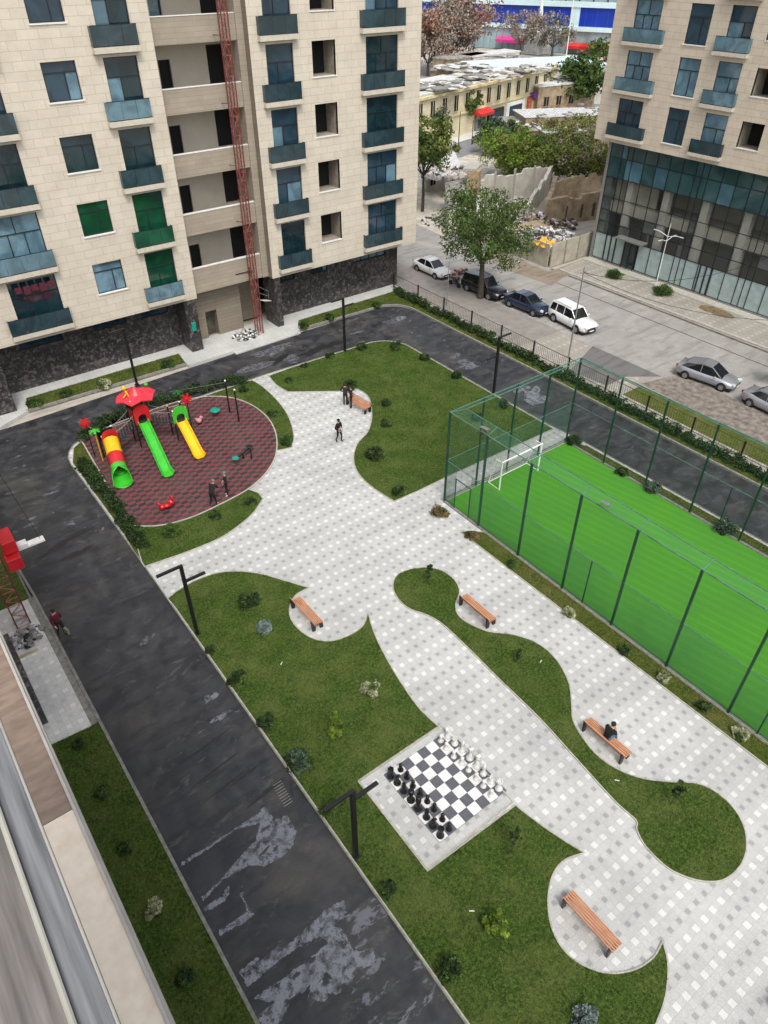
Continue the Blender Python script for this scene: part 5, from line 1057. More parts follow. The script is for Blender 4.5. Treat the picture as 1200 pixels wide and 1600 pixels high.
# ---------------------------------------------------------------- cars
def car(kind, paint, loc, rz, label):
    t = thing('parked_car', label, 'car', loc, rz, 'cars parked along the street')
    suv = kind == 'suv'; hz = 1.72 if suv else (1.52 if kind == 'hatch' else 1.45); W_ = .92 if suv else .87; L_ = 2.35 if suv else 2.25
    belt = 1.02 if suv else .90
    # body shell: rings along x (front = +x)
    if suv: S = [(-L_, .74, .45, .95), (-L_+.12, .86, .32, 1.02), (-1.5, W_, .26, 1.04), (0, W_, .26, 1.03), (.95, W_, .26, 1.02), (1.5, W_*.99, .28, .98), (L_-.3, W_*.94, .32, .90), (L_-.06, W_*.84, .38, .78), (L_, W_*.7, .45, .66)]
    elif kind == 'hatch': S = [(-L_, .70, .42, .90), (-L_+.12, .82, .30, .97), (-1.4, W_, .24, .95), (0, W_, .24, .91), (.95, W_, .24, .90), (1.5, W_*.98, .26, .82), (L_-.3, W_*.9, .28, .72), (L_-.06, W_*.76, .34, .62), (L_, W_*.6, .40, .54)]
    else: S = [(-L_, .70, .42, .88), (-L_+.12, .82, .30, .96), (-1.5, W_, .24, .97), (0, W_, .24, .92), (.95, W_, .24, .90), (1.5, W_*.98, .26, .85), (L_-.3, W_*.92, .28, .76), (L_-.06, W_*.80, .34, .66), (L_, W_*.64, .40, .56)]
    b = MB(); vs = []; fs = []
    for x, w_, zb, zt in S:
        vs += [(x, -w_*.86, zb), (x, -w_, zb+.14), (x, -w_, (zb+zt)/2), (x, -w_*.95, zt-.08), (x, -w_*.80, zt), (x, 0, zt+.03), (x, w_*.80, zt), (x, w_*.95, zt-.08), (x, w_, (zb+zt)/2), (x, w_, zb+.14), (x, w_*.86, zb)]
    k = 11
    for i in range(len(S)-1):
        for j in range(k-1): fs.append((i*k+j, i*k+j+1, (i+1)*k+j+1, (i+1)*k+j))
        fs.append((i*k+k-1, i*k, (i+1)*k, (i+1)*k+k-1))
    fs += [tuple(range(k)), tuple((len(S)-1)*k+j for j in range(k-1, -1, -1))]
    b.add(vs, fs); body = b.build('body', paint, t, True, local=True)
    # cabin
    if suv: cab = [(-2.2, belt-.04, W_*.86), (-2.0, hz-.06, W_*.70), (-.4, hz, W_*.73), (.35, hz-.05, W_*.71), (1.05, belt-.03, W_*.84)]
    elif kind == 'hatch': cab = [(-2.0, belt-.02, W_*.80), (-1.5, hz-.22, W_*.68), (-.4, hz, W_*.68), (.3, hz-.04, W_*.67), (1.25, belt-.06, W_*.80)]
    else: cab = [(-1.75, belt-.0, W_*.80), (-1.05, hz-.04, W_*.66), (-.35, hz, W_*.67), (.25, hz-.03, W_*.66), (1.1, belt-.05, W_*.80)]
    zb = belt-.12; roof = cab[1:4]; b = MB(); vs = []
    wb = W_*.87
    low = [(cab[0][0], wb*.94), (roof[0][0]-.05, wb), (roof[1][0], wb), (roof[2][0]+.1, wb), (cab[4][0], wb*.92)]
    # glass volume
    G_ = [(cab[0][0], cab[0][1], wb*.92), (roof[0][0], roof[0][1], roof[0][2]), (roof[1][0], roof[1][1], roof[1][2]), (roof[2][0], roof[2][1], roof[2][2]), (cab[4][0], cab[4][1], wb*.9)]
    vs = []
    for i, (x, z, w_) in enumerate(G_):
        vs += [(x, -w_, z), (x, w_, z), (low[i][0], -low[i][1], zb+.1), (low[i][0], low[i][1], zb+.1)]
    fs = []
    for i in range(4):
        a_, c_ = i*4, (i+1)*4; fs += [(a_, c_, c_+1, a_+1), (a_+2, c_+2, c_, a_), (a_+1, c_+1, c_+3, a_+3)]
    b.add(vs, fs); b.build('windows', M['carglass'], t, local=True)
    # painted roof and pillars over the glass
    b = MB(); o_ = .012
    r0, r1, r2 = roof
    b.add([(r0[0]-.03, -r0[2]-o_, r0[1]+o_), (r0[0]-.03, r0[2]+o_, r0[1]+o_), (r1[0], r1[2]+o_, r1[1]+.03), (r1[0], -r1[2]-o_, r1[1]+.03), (r2[0]+.03, r2[2]+o_, r2[1]+o_), (r2[0]+.03, -r2[2]-o_, r2[1]+o_),
           (r0[0]-.03, -r0[2]-.03, r0[1]-.06), (r0[0]-.03, r0[2]+.03, r0[1]-.06), (r1[0], r1[2]+.03, r1[1]-.05), (r1[0], -r1[2]-.03, r1[1]-.05), (r2[0]+.03, r2[2]+.03, r2[1]-.05), (r2[0]+.03, -r2[2]-.03, r2[1]-.05)],
          [(0, 3, 2, 1), (3, 5, 4, 2), (0, 6, 9, 3), (3, 9, 11, 5), (1, 2, 8, 7), (2, 4, 10, 8), (0, 1, 7, 6), (5, 11, 10, 4)])
    for s_ in (-1, 1):
        def bar(p, q, r=.035): b.tube((p[0], s_*p[1], p[2]), (q[0], s_*q[1], q[2]), r, n=6)
        bar((G_[0][0]+.02, G_[0][2], G_[0][1]), (r0[0], r0[2], r0[1]), .05); bar((G_[4][0]-.02, G_[4][2], G_[4][1]), (r2[0], r2[2], r2[1]), .035); bar((r1[0]+.02, wb, belt), (r1[0], r1[2], r1[1]), .03)
        if suv: bar((-1.35, wb, belt), (-1.35, r0[2], r0[1]), .05)
    b.build('roof', paint, t, local=True)
    if suv:
        b = MB()
        for s_ in (-1, 1): b.tube((-1.8, s_*.60, hz+.05), (.2, s_*.60, hz+.05), .02)
        b.build('roof_rails', M['metal'], t, local=True)
    r = .36 if suv else .31
    for x in (-1.4, 1.38):
        for s_ in (-1, 1):
            b = MB(); y0 = s_*(W_-.2); y1 = s_*(W_+.015); b.tube((x, y0, r), (x, y1, r), r, n=20); wh = b.build('wheel', M['tyre'], t, True, local=True)
            b = MB(); b.tube((x, y1-s_*.01, r), (x, y1+s_*.012, r), r*.62, n=12)
            rb = b.build('rim', M['rim'], None, local=True); rb.parent = wh; kids.setdefault(wh.name, []).append(rb)
            b = MB(); b.tube((x, s_*(W_-.04), r+.02), (x, s_*(W_+.006), r+.02), r*1.16, n=20); b.build('wheel_arch', M['black'], t, local=True)
    for s_ in (-1, 1):
        b = MB(); b.obox((L_-.13, s_*W_*.66, .72 if suv else .66), (.26, .32, .14), rz=-s_*.5, ry=.25); b.build('headlight', M['lampw'], t, local=True, bevel=.03)
        b = MB(); b.obox((-L_+.06, s_*W_*.72, .86), (.14, .22, .18), rz=s_*.3); b.build('tail_light', M['lampr'], t, local=True, bevel=.02)
        b = MB(); b.obox((.78, s_*(W_+.07), belt+.06), (.12, .16, .12)); b.build('wing_mirror', paint, t, local=True, bevel=.03)
    b = MB(); b.obox((L_-.02, 0, .50), (.08, .8, .16)); b.build('grille', M['black'], t, local=True)
    b = MB(); b.obox((L_+.005, 0, .42), (.05, .48, .1)); b.obox((-L_-.0, 0, .66), (.05, .48, .1)); b.build('number_plate', M['white'], t, local=True)
    b = MB(); b.box(-L_+.2, -W_*.8, .14, L_-.2, W_*.8, .3); b.build('underbody', M['black'], t, local=True)
    return t
def carat(kind, paint, p_rear, p_front, label, dz=-.04, ln=None):
    """survey points of the near side wheels' contact with the ground"""
    a_ = Vector((*G(*p_rear, dz), 0)); c_ = Vector((*G(*p_front, dz), 0)); d = (c_-a_).normalized(); side = Vector((-d.y, d.x, 0))
    mid = (a_+c_)/2+side*.87
    return car(kind, M[paint], (mid.x, mid.y, dz), math.atan2(d.y, d.x), label)
carat('sedan', 'cw', (651, 424), (679, 437), 'white sedan parked at the far left of the street')
carat('suv', 'cb', (728, 455), (764, 470), 'black car parked behind the street tree trunk')
carat('sedan', 'cn', (797, 481), (829, 494), 'navy blue sedan parked behind the white off-roader')
carat('suv', 'cw', (863, 502), (900, 522), 'white off-roader parked beside the brick pavement')
carat('hatch', 'cs', (1070, 593), (1122, 611), 'silver hatchback parked beside the verge near the right edge')
carat('sedan', 'cs', (1170, 637), (1222, 662), 'silver sedan cut off by the right edge of the photo')
# ---------------------------------------------------------------- plants
def leafmesh(name, centers, m, parent, size=.06, n=8, seed=0, spread=None, local=False, flat=False):
    """leaves: small bent quads spread round clump centres (x,y,z,r)"""
    r = np.random.default_rng(seed); Cn = np.array(centers, float); k = len(Cn)*n
    c_ = np.repeat(Cn, n, 0); d = r.normal(size=(k, 3)); d /= np.linalg.norm(d, axis=1)[:, None]; rad = c_[:, 3]*r.uniform(.25, 1, k)**.6
    P = c_[:, :3]+d*rad[:, None]*np.array([1, 1, .85]); a_ = r.normal(size=(k, 3)); a_ /= np.linalg.norm(a_, axis=1)[:, None]
    if flat: a_[:, 2] *= .4; 
    b_ = np.cross(a_, r.normal(size=(k, 3))); b_ /= np.linalg.norm(b_, axis=1)[:, None]; sz = size*r.uniform(.6, 1.4, k)[:, None]
    V = np.stack([P-a_*sz, P+b_*sz*.55, P+a_*sz, P-b_*sz*.55], 1); V[:, :, 2] = np.maximum(V[:, :, 2], .1 if not local else 0.0)
    if parent is not None and not local:
        V = V-np.array(parent.location)[None, None, :]
    me = bpy.data.meshes.new(name); me.vertices.add(4*k); me.vertices.foreach_set('co', V.reshape(-1)); me.loops.add(4*k); me.loops.foreach_set('vertex_index', np.arange(4*k, dtype=np.int32))
    me.polygons.add(k); me.polygons.foreach_set('loop_start', np.arange(0, 4*k, 4, dtype=np.int32)); me.polygons.foreach_set('loop_total', np.full(k, 4, dtype=np.int32)); me.update(calc_edges=True)
    ms = m if isinstance(m, list) else [m]
    for q in ms: me.materials.append(q)
    if len(ms) > 1: 
        idx = np.repeat(r.choice(len(ms), len(Cn), p=[.7, .3] if len(ms) == 2 else None), n).astype(np.int32); me.polygons.foreach_set('material_index', idx)
    o = bpy.data.objects.new(name, me); C.collection.objects.link(o)
    if parent is not None: o.parent = parent; kids.setdefault(parent.name, []).append(o)
    return o
def shrub(px, py, r, h, kind, label, cat='shrub', group='shrubs planted on the lawns', z=.12, form='round', seed=None):
    x, y = G(px, py, z); seed = seed or int(px*7+py)
    if 6.2 < x < 7.3 and form == 'round': x = max(x, 6.55+r*.75)
    rr = random.Random(seed); t = thing({'conifer': 'small_conifer', 'sapling': 'young_tree'}.get(form, 'shrub'), label, cat, (x, y, z), 0, group); cs_ = []
    if form == 'round':
        for i in range(int(12+26*r)): a_ = rr.uniform(0, 6.28); q = rr.uniform(0, .75)**.7*r; zz = rr.uniform(.12, .85)*h*(1-.45*(q/r)**2); cs_.append((x+q*math.cos(a_), y+q*math.sin(a_), z+zz, r*.45))
        n, sz = 85, .058
    elif form == 'conifer':
        for i in range(34): f_ = (i+.5)/34; q = r*(1-f_)*rr.uniform(.2, .9)*(.75+.5*math.sin(i*1.7)**2); a_ = rr.uniform(0, 6.28); cs_.append((x+q*math.cos(a_), y+q*math.sin(a_), z+.12+f_*(h-.15), r*.30*(1.15-f_)))
        n, sz = 90, .07
    else:
        for i in range(12): f_ = .35+.65*(i+.5)/12; q = r*rr.uniform(.1, .8); a_ = rr.uniform(0, 6.28); cs_.append((x+(h*.16*f_)+q*math.cos(a_), y-h*.05*f_+q*math.sin(a_), z+f_*h, r*.45))
        n, sz = 26, .06
    mm = {'varieg': [LM['varieg'], LM['mid']], 'light': [LM['light'], LM['mid']], 'dark': [LM['dark'], LM['mid']], 'blue': [LM['blue'], LM['blue']], 'grey': [LM['grey'], LM['dark']], 'mid': [LM['mid'], LM['dark']], 'brown': [LM['brown'], LM['dark']]}[kind]
    leafmesh('foliage', cs_, mm, t, sz, n, seed)
    b = MB(); top = (x+h*.16, y-h*.05, z+h*.97) if form == 'sapling' else (x, y, z+h*.75)
    b.tube((x, y, z-.03), top, .028 if form != 'sapling' else .022, .008, 6)
    for i in range(5): a_ = i*1.3; f_ = .3+.12*i; p = Vector((x, y, z)).lerp(Vector(top), f_); b.tube(p, p+Vector((math.cos(a_)*r*.55, math.sin(a_)*r*.55, r*.4)), .012, .004, 5)
    b.build('trunk' if form == 'sapling' else 'stem', M['bark'], t); return t
SH = [
 (388, 944, .52, .62, 'dark', 'round dark green shrub on the big lawn left of the nearest bench', 'round'),
 (413, 984, .38, .42, 'blue', 'small blue-grey shrub on the lawn below the round dark one', 'round'),
 (362, 1070, .42, .5, 'dark', 'dark shrub near the road kerb below the first lamp', 'round'),
 (579, 1079, .42, .5, 'varieg', 'cream variegated shrub in the middle of the big lawn', 'round'),
 (413, 1135, .38, .45, 'dark', 'dark low shrub near the kerb above the grey-green bush', 'round'),
 (526, 1150, .45, 1.7, 'light', 'narrow yellow-green conifer standing above the chess pad', 'conifer'),
 (455, 1200, .52, .7, 'grey', 'big grey-green bush at the kerb left of the chess pad', 'round'),
 (505, 1272, .36, .4, 'mid', 'green shrub under the left arm of the chess pad lamp', 'round'),
 (322, 1022, .25, .3, 'dark', 'tiny dark shrub beside the foot of the first lamp', 'round'),
 (600, 1396, .3, .35, 'dark', 'low dark shrub below the chess pad beside the kerb', 'round'),
 (793, 1335, .24, 1.55, 'dark', 'thin dark sapling on the lawn right below the chess pad', 'sapling'),
 (773, 1454, .45, 1.6, 'light', 'narrow yellow-green conifer on the lawn left of the bottom right bench', 'conifer'),
 (694, 1525, .46, .7, 'mid', 'big green bush at the bottom of the lower lawn', 'round'),
 (915, 1600, .42, .5, 'blue', 'blue-grey bush at the bottom edge under the bottom right bench', 'round'),
 (667, 912, .18, 1.25, 'dark', 'thin sapling on the round top end of the curving lawn', 'sapling'),
 (1047, 1257, .2, 1.5, 'dark', 'leaning thin sapling on the round lower end of the curving lawn', 'sapling'),
 (805, 1035, .14, .8, 'dark', 'small thin sapling on the narrow part of the curving lawn', 'sapling'),
 (585, 714, .6, .65, 'dark', 'large dark bush on the north lawn edge above the wide paving', 'round'),
 (604, 664, .35, .4, 'dark', 'dark shrub on the north lawn, lower of two behind the bench', 'round'),
 (603, 632, .35, .4, 'dark', 'dark shrub on the north lawn, upper of two behind the bench', 'round'),
 (624, 771, .45, .5, 'dark', 'dark shrub at the pointed lower tip of the north lawn', 'round'),
 (546, 607, .5, .75, 'dark', 'dark bush behind the two standing people', 'round'),
 (566, 545, .4, .5, 'dark', 'dark shrub at the far kerb just right of the far lamp', 'round'),
 (619, 545, .5, .65, 'mid', 'bright green shrub at the rounded far corner of the north lawn', 'round'),
 (664, 562, .4, .5, 'dark', 'dark shrub at the far kerb left of the shiny puddle', 'round'),
 (714, 590, .4, .5, 'dark', 'dark shrub at the kerb right under the shiny puddle', 'round'),
 (516, 558, .35, .4, 'dark', 'dark low shrub at the kerb left of the far lamp', 'round'),
 (477, 573, .3, .3, 'dark', 'faint low shrub on the north lawn second left of the far lamp', 'round'),
 (452, 597, .3, .3, 'dark', 'faint low shrub by the narrow path into the north lawn', 'round'),
 (747, 655, .4, .45, 'dark', 'dark shrub seen through the short side of the pitch cage', 'round'),
 (787, 635, .45, .5, 'grey', 'grey-green shrub seen through the mesh at the lawn kerb', 'round'),
 (268, 835, .48, .6, 'mid', 'bushy green shrub on the lawn under the rubber playground', 'round'),
 (337, 809, .35, .4, 'dark', 'dark shrub on the lawn below the two people playing', 'round'),
 (392, 786, .35, .4, 'dark', 'dark shrub at the pointed end of the playground lawn', 'round'),
 (446, 692, .45, .45, 'dark', 'dark shrub at the right tip of the playground lawn', 'round'),
 (427, 648, .35, .35, 'dark', 'dark low shrub midway along the lawn right of the playground', 'round'),
 (381, 611, .35, .35, 'dark', 'dark low shrub near the swing frame top end', 'round'),
 (124, 1166, .22, .4, 'dark', 'small dark shrub at the top of the strip lawn by our building', 'round'),
 (160, 1240, .3, .3, 'mid', 'dull green shrub second from the top on the strip lawn', 'round'),
 (195, 1328, .26, .4, 'dark', 'dark blue-green shrub in the middle of the strip lawn', 'round'),
 (241, 1424, .32, .5, 'varieg', 'cream-white variegated shrub on the strip lawn', 'round'),
 (290, 1530, .27, .45, 'dark', 'dark green bush at the lower end of the strip lawn', 'round'),
 (55, 634, .5, .45, 'dark', 'dark shrub at the left end of the verge before the beige block', 'round'),
 (104, 618, .5, .45, 'dark', 'dark shrub second from left on the verge before the beige block', 'round'),
 (163, 604, .5, .5, 'varieg', 'pale variegated shrub on the verge before the beige block', 'round'),
 (263, 572, .5, .45, 'dark', 'dark shrub at the right end of the left verge', 'round'),
 (475, 512, .4, .5, 'dark', 'dark shrub at the left end of the verge right of the hoist', 'round'),
 (515, 499, .4, .5, 'dark', 'dark shrub on the right verge left of the lamp line', 'round'),
 (589, 479, .4, .4, 'dark', 'dark shrub on the right verge near the building corner', 'round'),
 (686, 803, .55, .35, 'brown', 'flat brown-green shrub outside the pitch cage corner', 'round'),
 (737, 838, .4, .2, 'brown', 'flattened brown plant at the start of the near pitch strip', 'round'),
 (800, 884, .3, .25, 'dark', 'dark low plant on the near pitch strip, upper one', 'round'),
 (889, 960, .3, .35, 'varieg', 'pale shrub on the near pitch strip below the half post', 'round'),
 (975, 1018, .3, .35, 'dark', 'dark plant on the near pitch strip between the pale shrubs', 'round'),
 (1036, 1060, .3, .35, 'varieg', 'pale shrub on the near pitch strip opposite the occupied bench', 'round'),
 (1098, 1107, .3, .35, 'dark', 'dark plant on the near pitch strip right of the occupied bench', 'round'),
 (1155, 1150, .32, .35, 'varieg', 'pale shrub on the near pitch strip closest to the right edge', 'round'),
 (896, 692, .5, .5, 'dark', 'dark shrub at the far corner of the pitch by the white path', 'round'),
 (972, 742, .4, .4, 'dark', 'dark shrub on the far pitch strip by the second post', 'round'),
 (1018, 765, .5, .5, 'grey', 'grey-green bush on the far pitch strip by the third post', 'round'),
 (1132, 828, .6, .6, 'grey', 'wide grey-green bush on the far pitch strip near the right edge', 'round'),
 (960, 433, .8, .6, 'mid', 'low green bush in the first bed before the glass building', 'round'),
 (1035, 459, .9, .7, 'mid', 'low green bush in the second bed before the glass building', 'round'),
]
for px, py, r, h, kd, lb, fm in SH:
    shrub(px, py, r, h, kd, lb, 'young tree' if fm == 'sapling' else ('conifer' if fm == 'conifer' else 'shrub'), form=fm, group={'round': 'shrubs planted on the lawns', 'conifer': 'small conifers', 'sapling': 'thin saplings'}[fm])
def hedge(pts, wd, h, label, seed, dens=2.4):
    x0, y0 = pts[0]; t = thing('hedge', label, 'hedge', (x0, y0, .1)); rr = random.Random(seed); cs_ = []; L = 0
    core = MB()
    for a_, c_ in zip(pts[:-1], pts[1:]):
        l = math.hypot(c_[0]-a_[0], c_[1]-a_[1]); n = max(2, int(l*dens*4)); nx, ny = -(c_[1]-a_[1])/l, (c_[0]-a_[0])/l
        for i in range(n):
            f_ = (i+rr.random())/n; o = rr.uniform(-.5, .5)*wd; hv = h*(.85+.2*math.sin(f_*l*1.3+seed)+.1*math.sin(f_*l*3.1)); cs_.append((a_[0]+(c_[0]-a_[0])*f_+nx*o, a_[1]+(c_[1]-a_[1])*f_+ny*o, .1+rr.uniform(.3, .9)*hv*(1-.5*abs(o)/wd), .26))
        for i in range(int(l*1.5)): f_ = (i+.5)/int(max(1, l*1.5)); bx = (a_[0]+(c_[0]-a_[0])*f_, a_[1]+(c_[1]-a_[1])*f_); core.tube((*bx, .05), (bx[0]+rr.uniform(-.1, .1), bx[1]+rr.uniform(-.1, .1), h*.7), .02, .008, 5)
    leafmesh('foliage', cs_, [LM['dark'], LM['dark']], t, .075, 52, seed); core.build('stem', M['bark'], t)
hedge([(40.1, 51.4), (40.05, 43), (40.0, 34), (39.95, 25), (40.0, 16), (40.0, 2)], .62, .8, 'long dark hedge between the road and the street railing', 3)
hedge([(7.1, 41.2), (7.15, 38), (7.1, 34), (7.05, 31.0)], .7, .6, 'clipped hedge along the left side of the playground', 5)
hedge([G(122, 690, .1), G(160, 664, .1), G(200, 645, .1), G(250, 630, .1), G(300, 612, .1), G(350, 602, .1), G(384, 596, .1)], .9, .7, 'dark hedge behind the playground towers', 9)
# ---------------------------------------------------------------- trees
def tree(x, y, h, cr, label, leaf, seed, bark='bark', n=26, clumps=90, size=.16, z0=0, trunk=.22, base=.38, name='street_tree', lean=(0, 0), sq=.8, group=None, wob=.3):
    rr = random.Random(seed); t = thing(name, label, 'tree', (x, y, z0), 0, group); b = MB()
    p0 = Vector((x, y, z0-.1)); f_ = Vector((x+lean[0]*.5, y+lean[1]*.5, z0+h*base)); b.tube(p0, (p0+f_)/2+Vector((.05, 0, 0)), trunk, trunk*.8, 10); b.tube((p0+f_)/2+Vector((.05, 0, 0)), f_, trunk*.8, trunk*.62, 10)
    cs_ = []; cc = Vector((x+lean[0], y+lean[1], z0+h*(base+(1-base)*.52))); rz_ = h*(1-base)*.5
    limbs = []
    for i in range(9):
        a_ = 2*PI*i/9+rr.uniform(-.3, .3); e = cc+Vector((math.cos(a_)*cr*rr.uniform(.45, .8), math.sin(a_)*cr*rr.uniform(.45, .8), rr.uniform(-.5, .7)*rz_)); m_ = f_.lerp(e, .5)+Vector((0, 0, rr.uniform(0, .5)))
        b.tube(f_, m_, trunk*.42, trunk*.25, 7); b.tube(m_, e, trunk*.25, trunk*.07, 6); limbs += [(m_, e)]
        for k in range(3): q = m_.lerp(e, rr.uniform(.2, .9)); w_ = q+Vector((rr.uniform(-1, 1), rr.uniform(-1, 1), rr.uniform(-.2, .9)))*cr*.3; b.tube(q, w_, trunk*.10, trunk*.03, 5); limbs.append((q, w_))
    b.build('trunk', M[bark], t)
    for i in range(clumps):
        if rr.random() < .55: q, w_ = rr.choice(limbs); p = q.lerp(w_, rr.uniform(.4, 1.1))+Vector((rr.gauss(0, .12), rr.gauss(0, .12), rr.gauss(0, .1)))*cr; 
        else:
            while True:
                d = Vector((rr.uniform(-1, 1), rr.uniform(-1, 1), rr.uniform(-1, 1)))
                if .35 < d.length < 1: break
            k = 1+wob*math.sin(3*math.atan2(d.y, d.x)+seed)*math.cos(2*d.z+seed); p = cc+Vector((d.x*cr*k, d.y*cr*k, d.z*rz_))
        cs_.append((p.x, p.y, p.z, cr*rr.uniform(.13, .24)))
    leafmesh('crown', cs_, leaf, t, size, n, seed); return t
tree(*G(750, 466), 9.3, 4.7, 'large green street tree standing between the parked cars', [LM['tree'], LM['mid']], 11, n=120, clumps=125, size=.105, trunk=.32, base=.34, lean=(.3, .5), wob=.5, group='street trees')
tree(*G(660, 330), 10.5, 3.9, 'yellowish street tree half hidden behind the beige block corner', [LM['tree2'], LM['tree']], 12, n=70, clumps=130, size=.17, group='street trees')
tree(61.0, 80.5, 8.5, 2.6, 'thin leaved tree behind the one at the block corner', [LM['tree2'], LM['twig']], 13, n=30, clumps=70, size=.18, group='street trees')
tree(*G(722, 206), 6.6, 3.2, 'small green tree in front of the yellow building', [LM['tree'], LM['tree2']], 14, n=34, clumps=80, size=.22, group='street trees')
tree(*G(678, 222), 5.5, 2.4, 'grey-green bare looking tree left in front of the yellow building', [LM['grey'], LM['twig']], 15, n=20, clumps=60, size=.2, group='street trees')
tree(52.0, 20.3, 2.6, 1.05, 'dark small tree growing by the street at the right edge', [LM['dark'], LM['dark']], 16, n=40, clumps=40, size=.1, trunk=.08, group='street trees')
bb = 0
for i, (px, py, h, cr, lf, lb) in enumerate([(800, 278, 6.0, 4.6, ['light', 'tree2'], 'bright yellow-green bushy tree over the roofless walls'), (850, 284, 6.2, 5.2, ['tree2', 'tree'], 'broad green tree in the middle of the overgrown ruin'), (905, 296, 6.4, 5.0, ['tree2', 'twig'], 'brownish green tree beside the glass building'), (775, 242, 4.8, 3.2, ['grey', 'tree'], 'grey-green tree at the end of the distant street'), (880, 250, 5.4, 5.0, ['tree2', 'brown'], 'olive brown tree below the corrugated roofs')]):
    tree(*G(px, py), h, cr, lb, [LM[q] for q in lf], 20+i, n=100, clumps=150, size=.15, base=.08, name='bushy_tree', group='trees in the overgrown ruin')
tree(*G(897, 170), 8.8, 5.8, 'dark green tree behind the corrugated roofs', [LM['tree'], LM['dark']], 31, n=44, clumps=130, size=.3, base=.2, name='background_tree', group='distant trees')
tree(*G(928, 140), 9.5, 5.2, 'green and rust coloured tree touching the right block', [LM['tree'], LM['brown']], 32, n=36, clumps=90, size=.3, base=.2, name='background_tree', group='distant trees')
tree(*G(872, 152), 6.0, 4.8, 'brownish shrubby tree right of the yellow building', [LM['twig'], LM['grey']], 33, n=30, clumps=80, size=.3, base=.2, name='background_tree', group='distant trees')
tree(*G(700, 110), 16.0, 10.0, 'big russet autumn tree left of the blue facade', [LM['twig'], LM['red']], 34, bark='barkg', n=46, clumps=260, size=.34, base=.18, trunk=.5, name='background_tree', group='distant trees')
tree(*G(668, 118), 13.0, 8.0, 'brown bare branched tree at the left of the russet tree', [LM['twig'], LM['red']], 35, bark='barkg', n=26, clumps=170, size=.3, base=.18, trunk=.45, name='background_tree', group='distant trees')
tree(*G(812, 88), 11.0, 6.5, 'bare purple-grey tree before the blue facade, left one', [LM['twig'], LM['twig']], 36, bark='barkg', n=16, clumps=120, size=.34, base=.2, trunk=.4, name='background_tree', group='distant trees')
tree(*G(862, 88), 10.5, 6.5, 'bare purple-grey tree before the blue facade, right one', [LM['twig'], LM['grey']], 37, bark='barkg', n=16, clumps=120, size=.34, base=.2, trunk=.4, name='background_tree', group='distant trees')
# ---------------------------------------------------------------- street railing
rl = thing('street_railing', 'low brown metal railing on a pale plinth between hedge and street', 'fence', (40.7, 52.6, 0))
b = MB(); b.box(40.55, -10, 0, 40.85, 52.6, .22); b.build('plinth', M['kerbpale'], rl)
for i in range(17):
    y = 52.3-3.6*i; b = MB(); b.box(40.66, y-.05, .2, 40.76, y+.05, 1.5); b.build('post', M['black'], rl)
bz = mat('brown_rail', (.07, .045, .03), .6, .2)
for z in (1.4, .45): b = MB(); b.tube((40.71, -10, z), (40.71, 52.6, z), .022, n=6); b.build('rail', bz, rl)
b = MB()
for i in range(330): y = 52.5-.185*i; b.box(40.703, y-.007, .45, 40.717, y+.007, 1.4)
b.build('bars', bz, rl)
# ---------------------------------------------------------------- poles, cables
def pole(px, py, h, label, r=.07, arms=None, cat='pole', name='utility_pole', m='metal'):
    x, y = G(px, py, 0); t = thing(name, label, cat, (x, y, 0)); b = MB(); b.tube((x, y, -.05), (x, y, h), r, r*.6, 10); b.build('pole', M[m], t)
    if arms:
        for dx, dy, z in arms:
            b = MB(); b.tube((x, y, z-.25), (x+dx*.7, y+dy*.7, z), .03, n=6); b.tube((x+dx*.7, y+dy*.7, z), (x+dx, y+dy, z+.02), .03, n=6); o = b.build('arm', M[m], t)
            b = MB(); b.obox((x+dx*1.15, y+dy*1.15, z+.02), (.38, .16, .07), rz=math.atan2(dy, dx)); b.build('lamp_head', M['lampw'], o, bevel=.03)
    return t, (x, y)
t1, (ux, uy) = pole(888, 560, 7.3, 'thin grey utility pole by the white off-roader', arms=None)
b = MB(); b.obox((ux, uy, 6.9), (.6, .06, .06)); b.build('crossarm', M['metal'], t1)
def cable(p, q, sag, label, name='overhead_cable'):
    pts = []; P_ = Vector(p); Q = Vector(q)
    for i in range(25): t = i/24; v = P_.lerp(Q, t); v.z -= sag*4*t*(1-t); pts.append(v)
    b = MB(); b.path(pts, .018, 5); tag(b.build(name, M['black'], origin=p), label, 'cable')
cable((ux, uy, 6.9), (50.5, 20.5, 5.4), .9, 'black cable running from the utility pole down the street')
cable((ux, uy, 6.9), (58.9, 27.0, 6.2), 1.2, 'thin cable from the utility pole towards the glass building')
pole(698, 477, 4.0, 'slim dark sign pole in front of the white sedan', .05)
t2, (lx, ly) = pole(1024, 449, 5.9, 'pale street light with four arms before the glass building entrance', .045, arms=[(0, 1.2, 5.0), (0, -1.2, 5.0), (1.0, 0, 4.6), (-1.0, 0, 4.6)], cat='street light', name='street_lamp', m='white')
for px, py, h, lb in ((716, 232, 5.2, 'tall black lamp post on the distant street, tallest of the row'), (737, 226, 3.6, 'short black bollard pole on the distant street, second of the row'), (686, 238, 2.6, 'short dark pole on the distant street at the left of the row'), (765, 217, 3.0, 'short dark pole on the distant street by the bushes')):
    pole(px, py, h, lb, .08, m='black', name='lamp_post')
pole(884, 92, 16, 'white mast standing in front of the blue facade', .16, cat='mast', name='mast', m='white')
x, y = G(838, 84); t = thing('spire_monument', 'small white building with thin pointed spire among the distant roofs', 'building', (x, y, 0))
b = MB(); b.box(x-2.6, y-2.6, 0, x+2.6, y+2.6, 5.4); b.build('wall', M['roofw'], t); b = MB(); b.lathe([(1.7, 5.4), (1.5, 6.6), (.8, 7.2), (.6, 9.8), (.25, 12.6), (.03, 14.5)], (x, y, 0), 12); b.build('spire', M['white'], t)
b = MB(); b.box(x-2.64, y-.5, 2.8, x-2.6, y+.5, 4.4); b.build('window', M['void'], t)
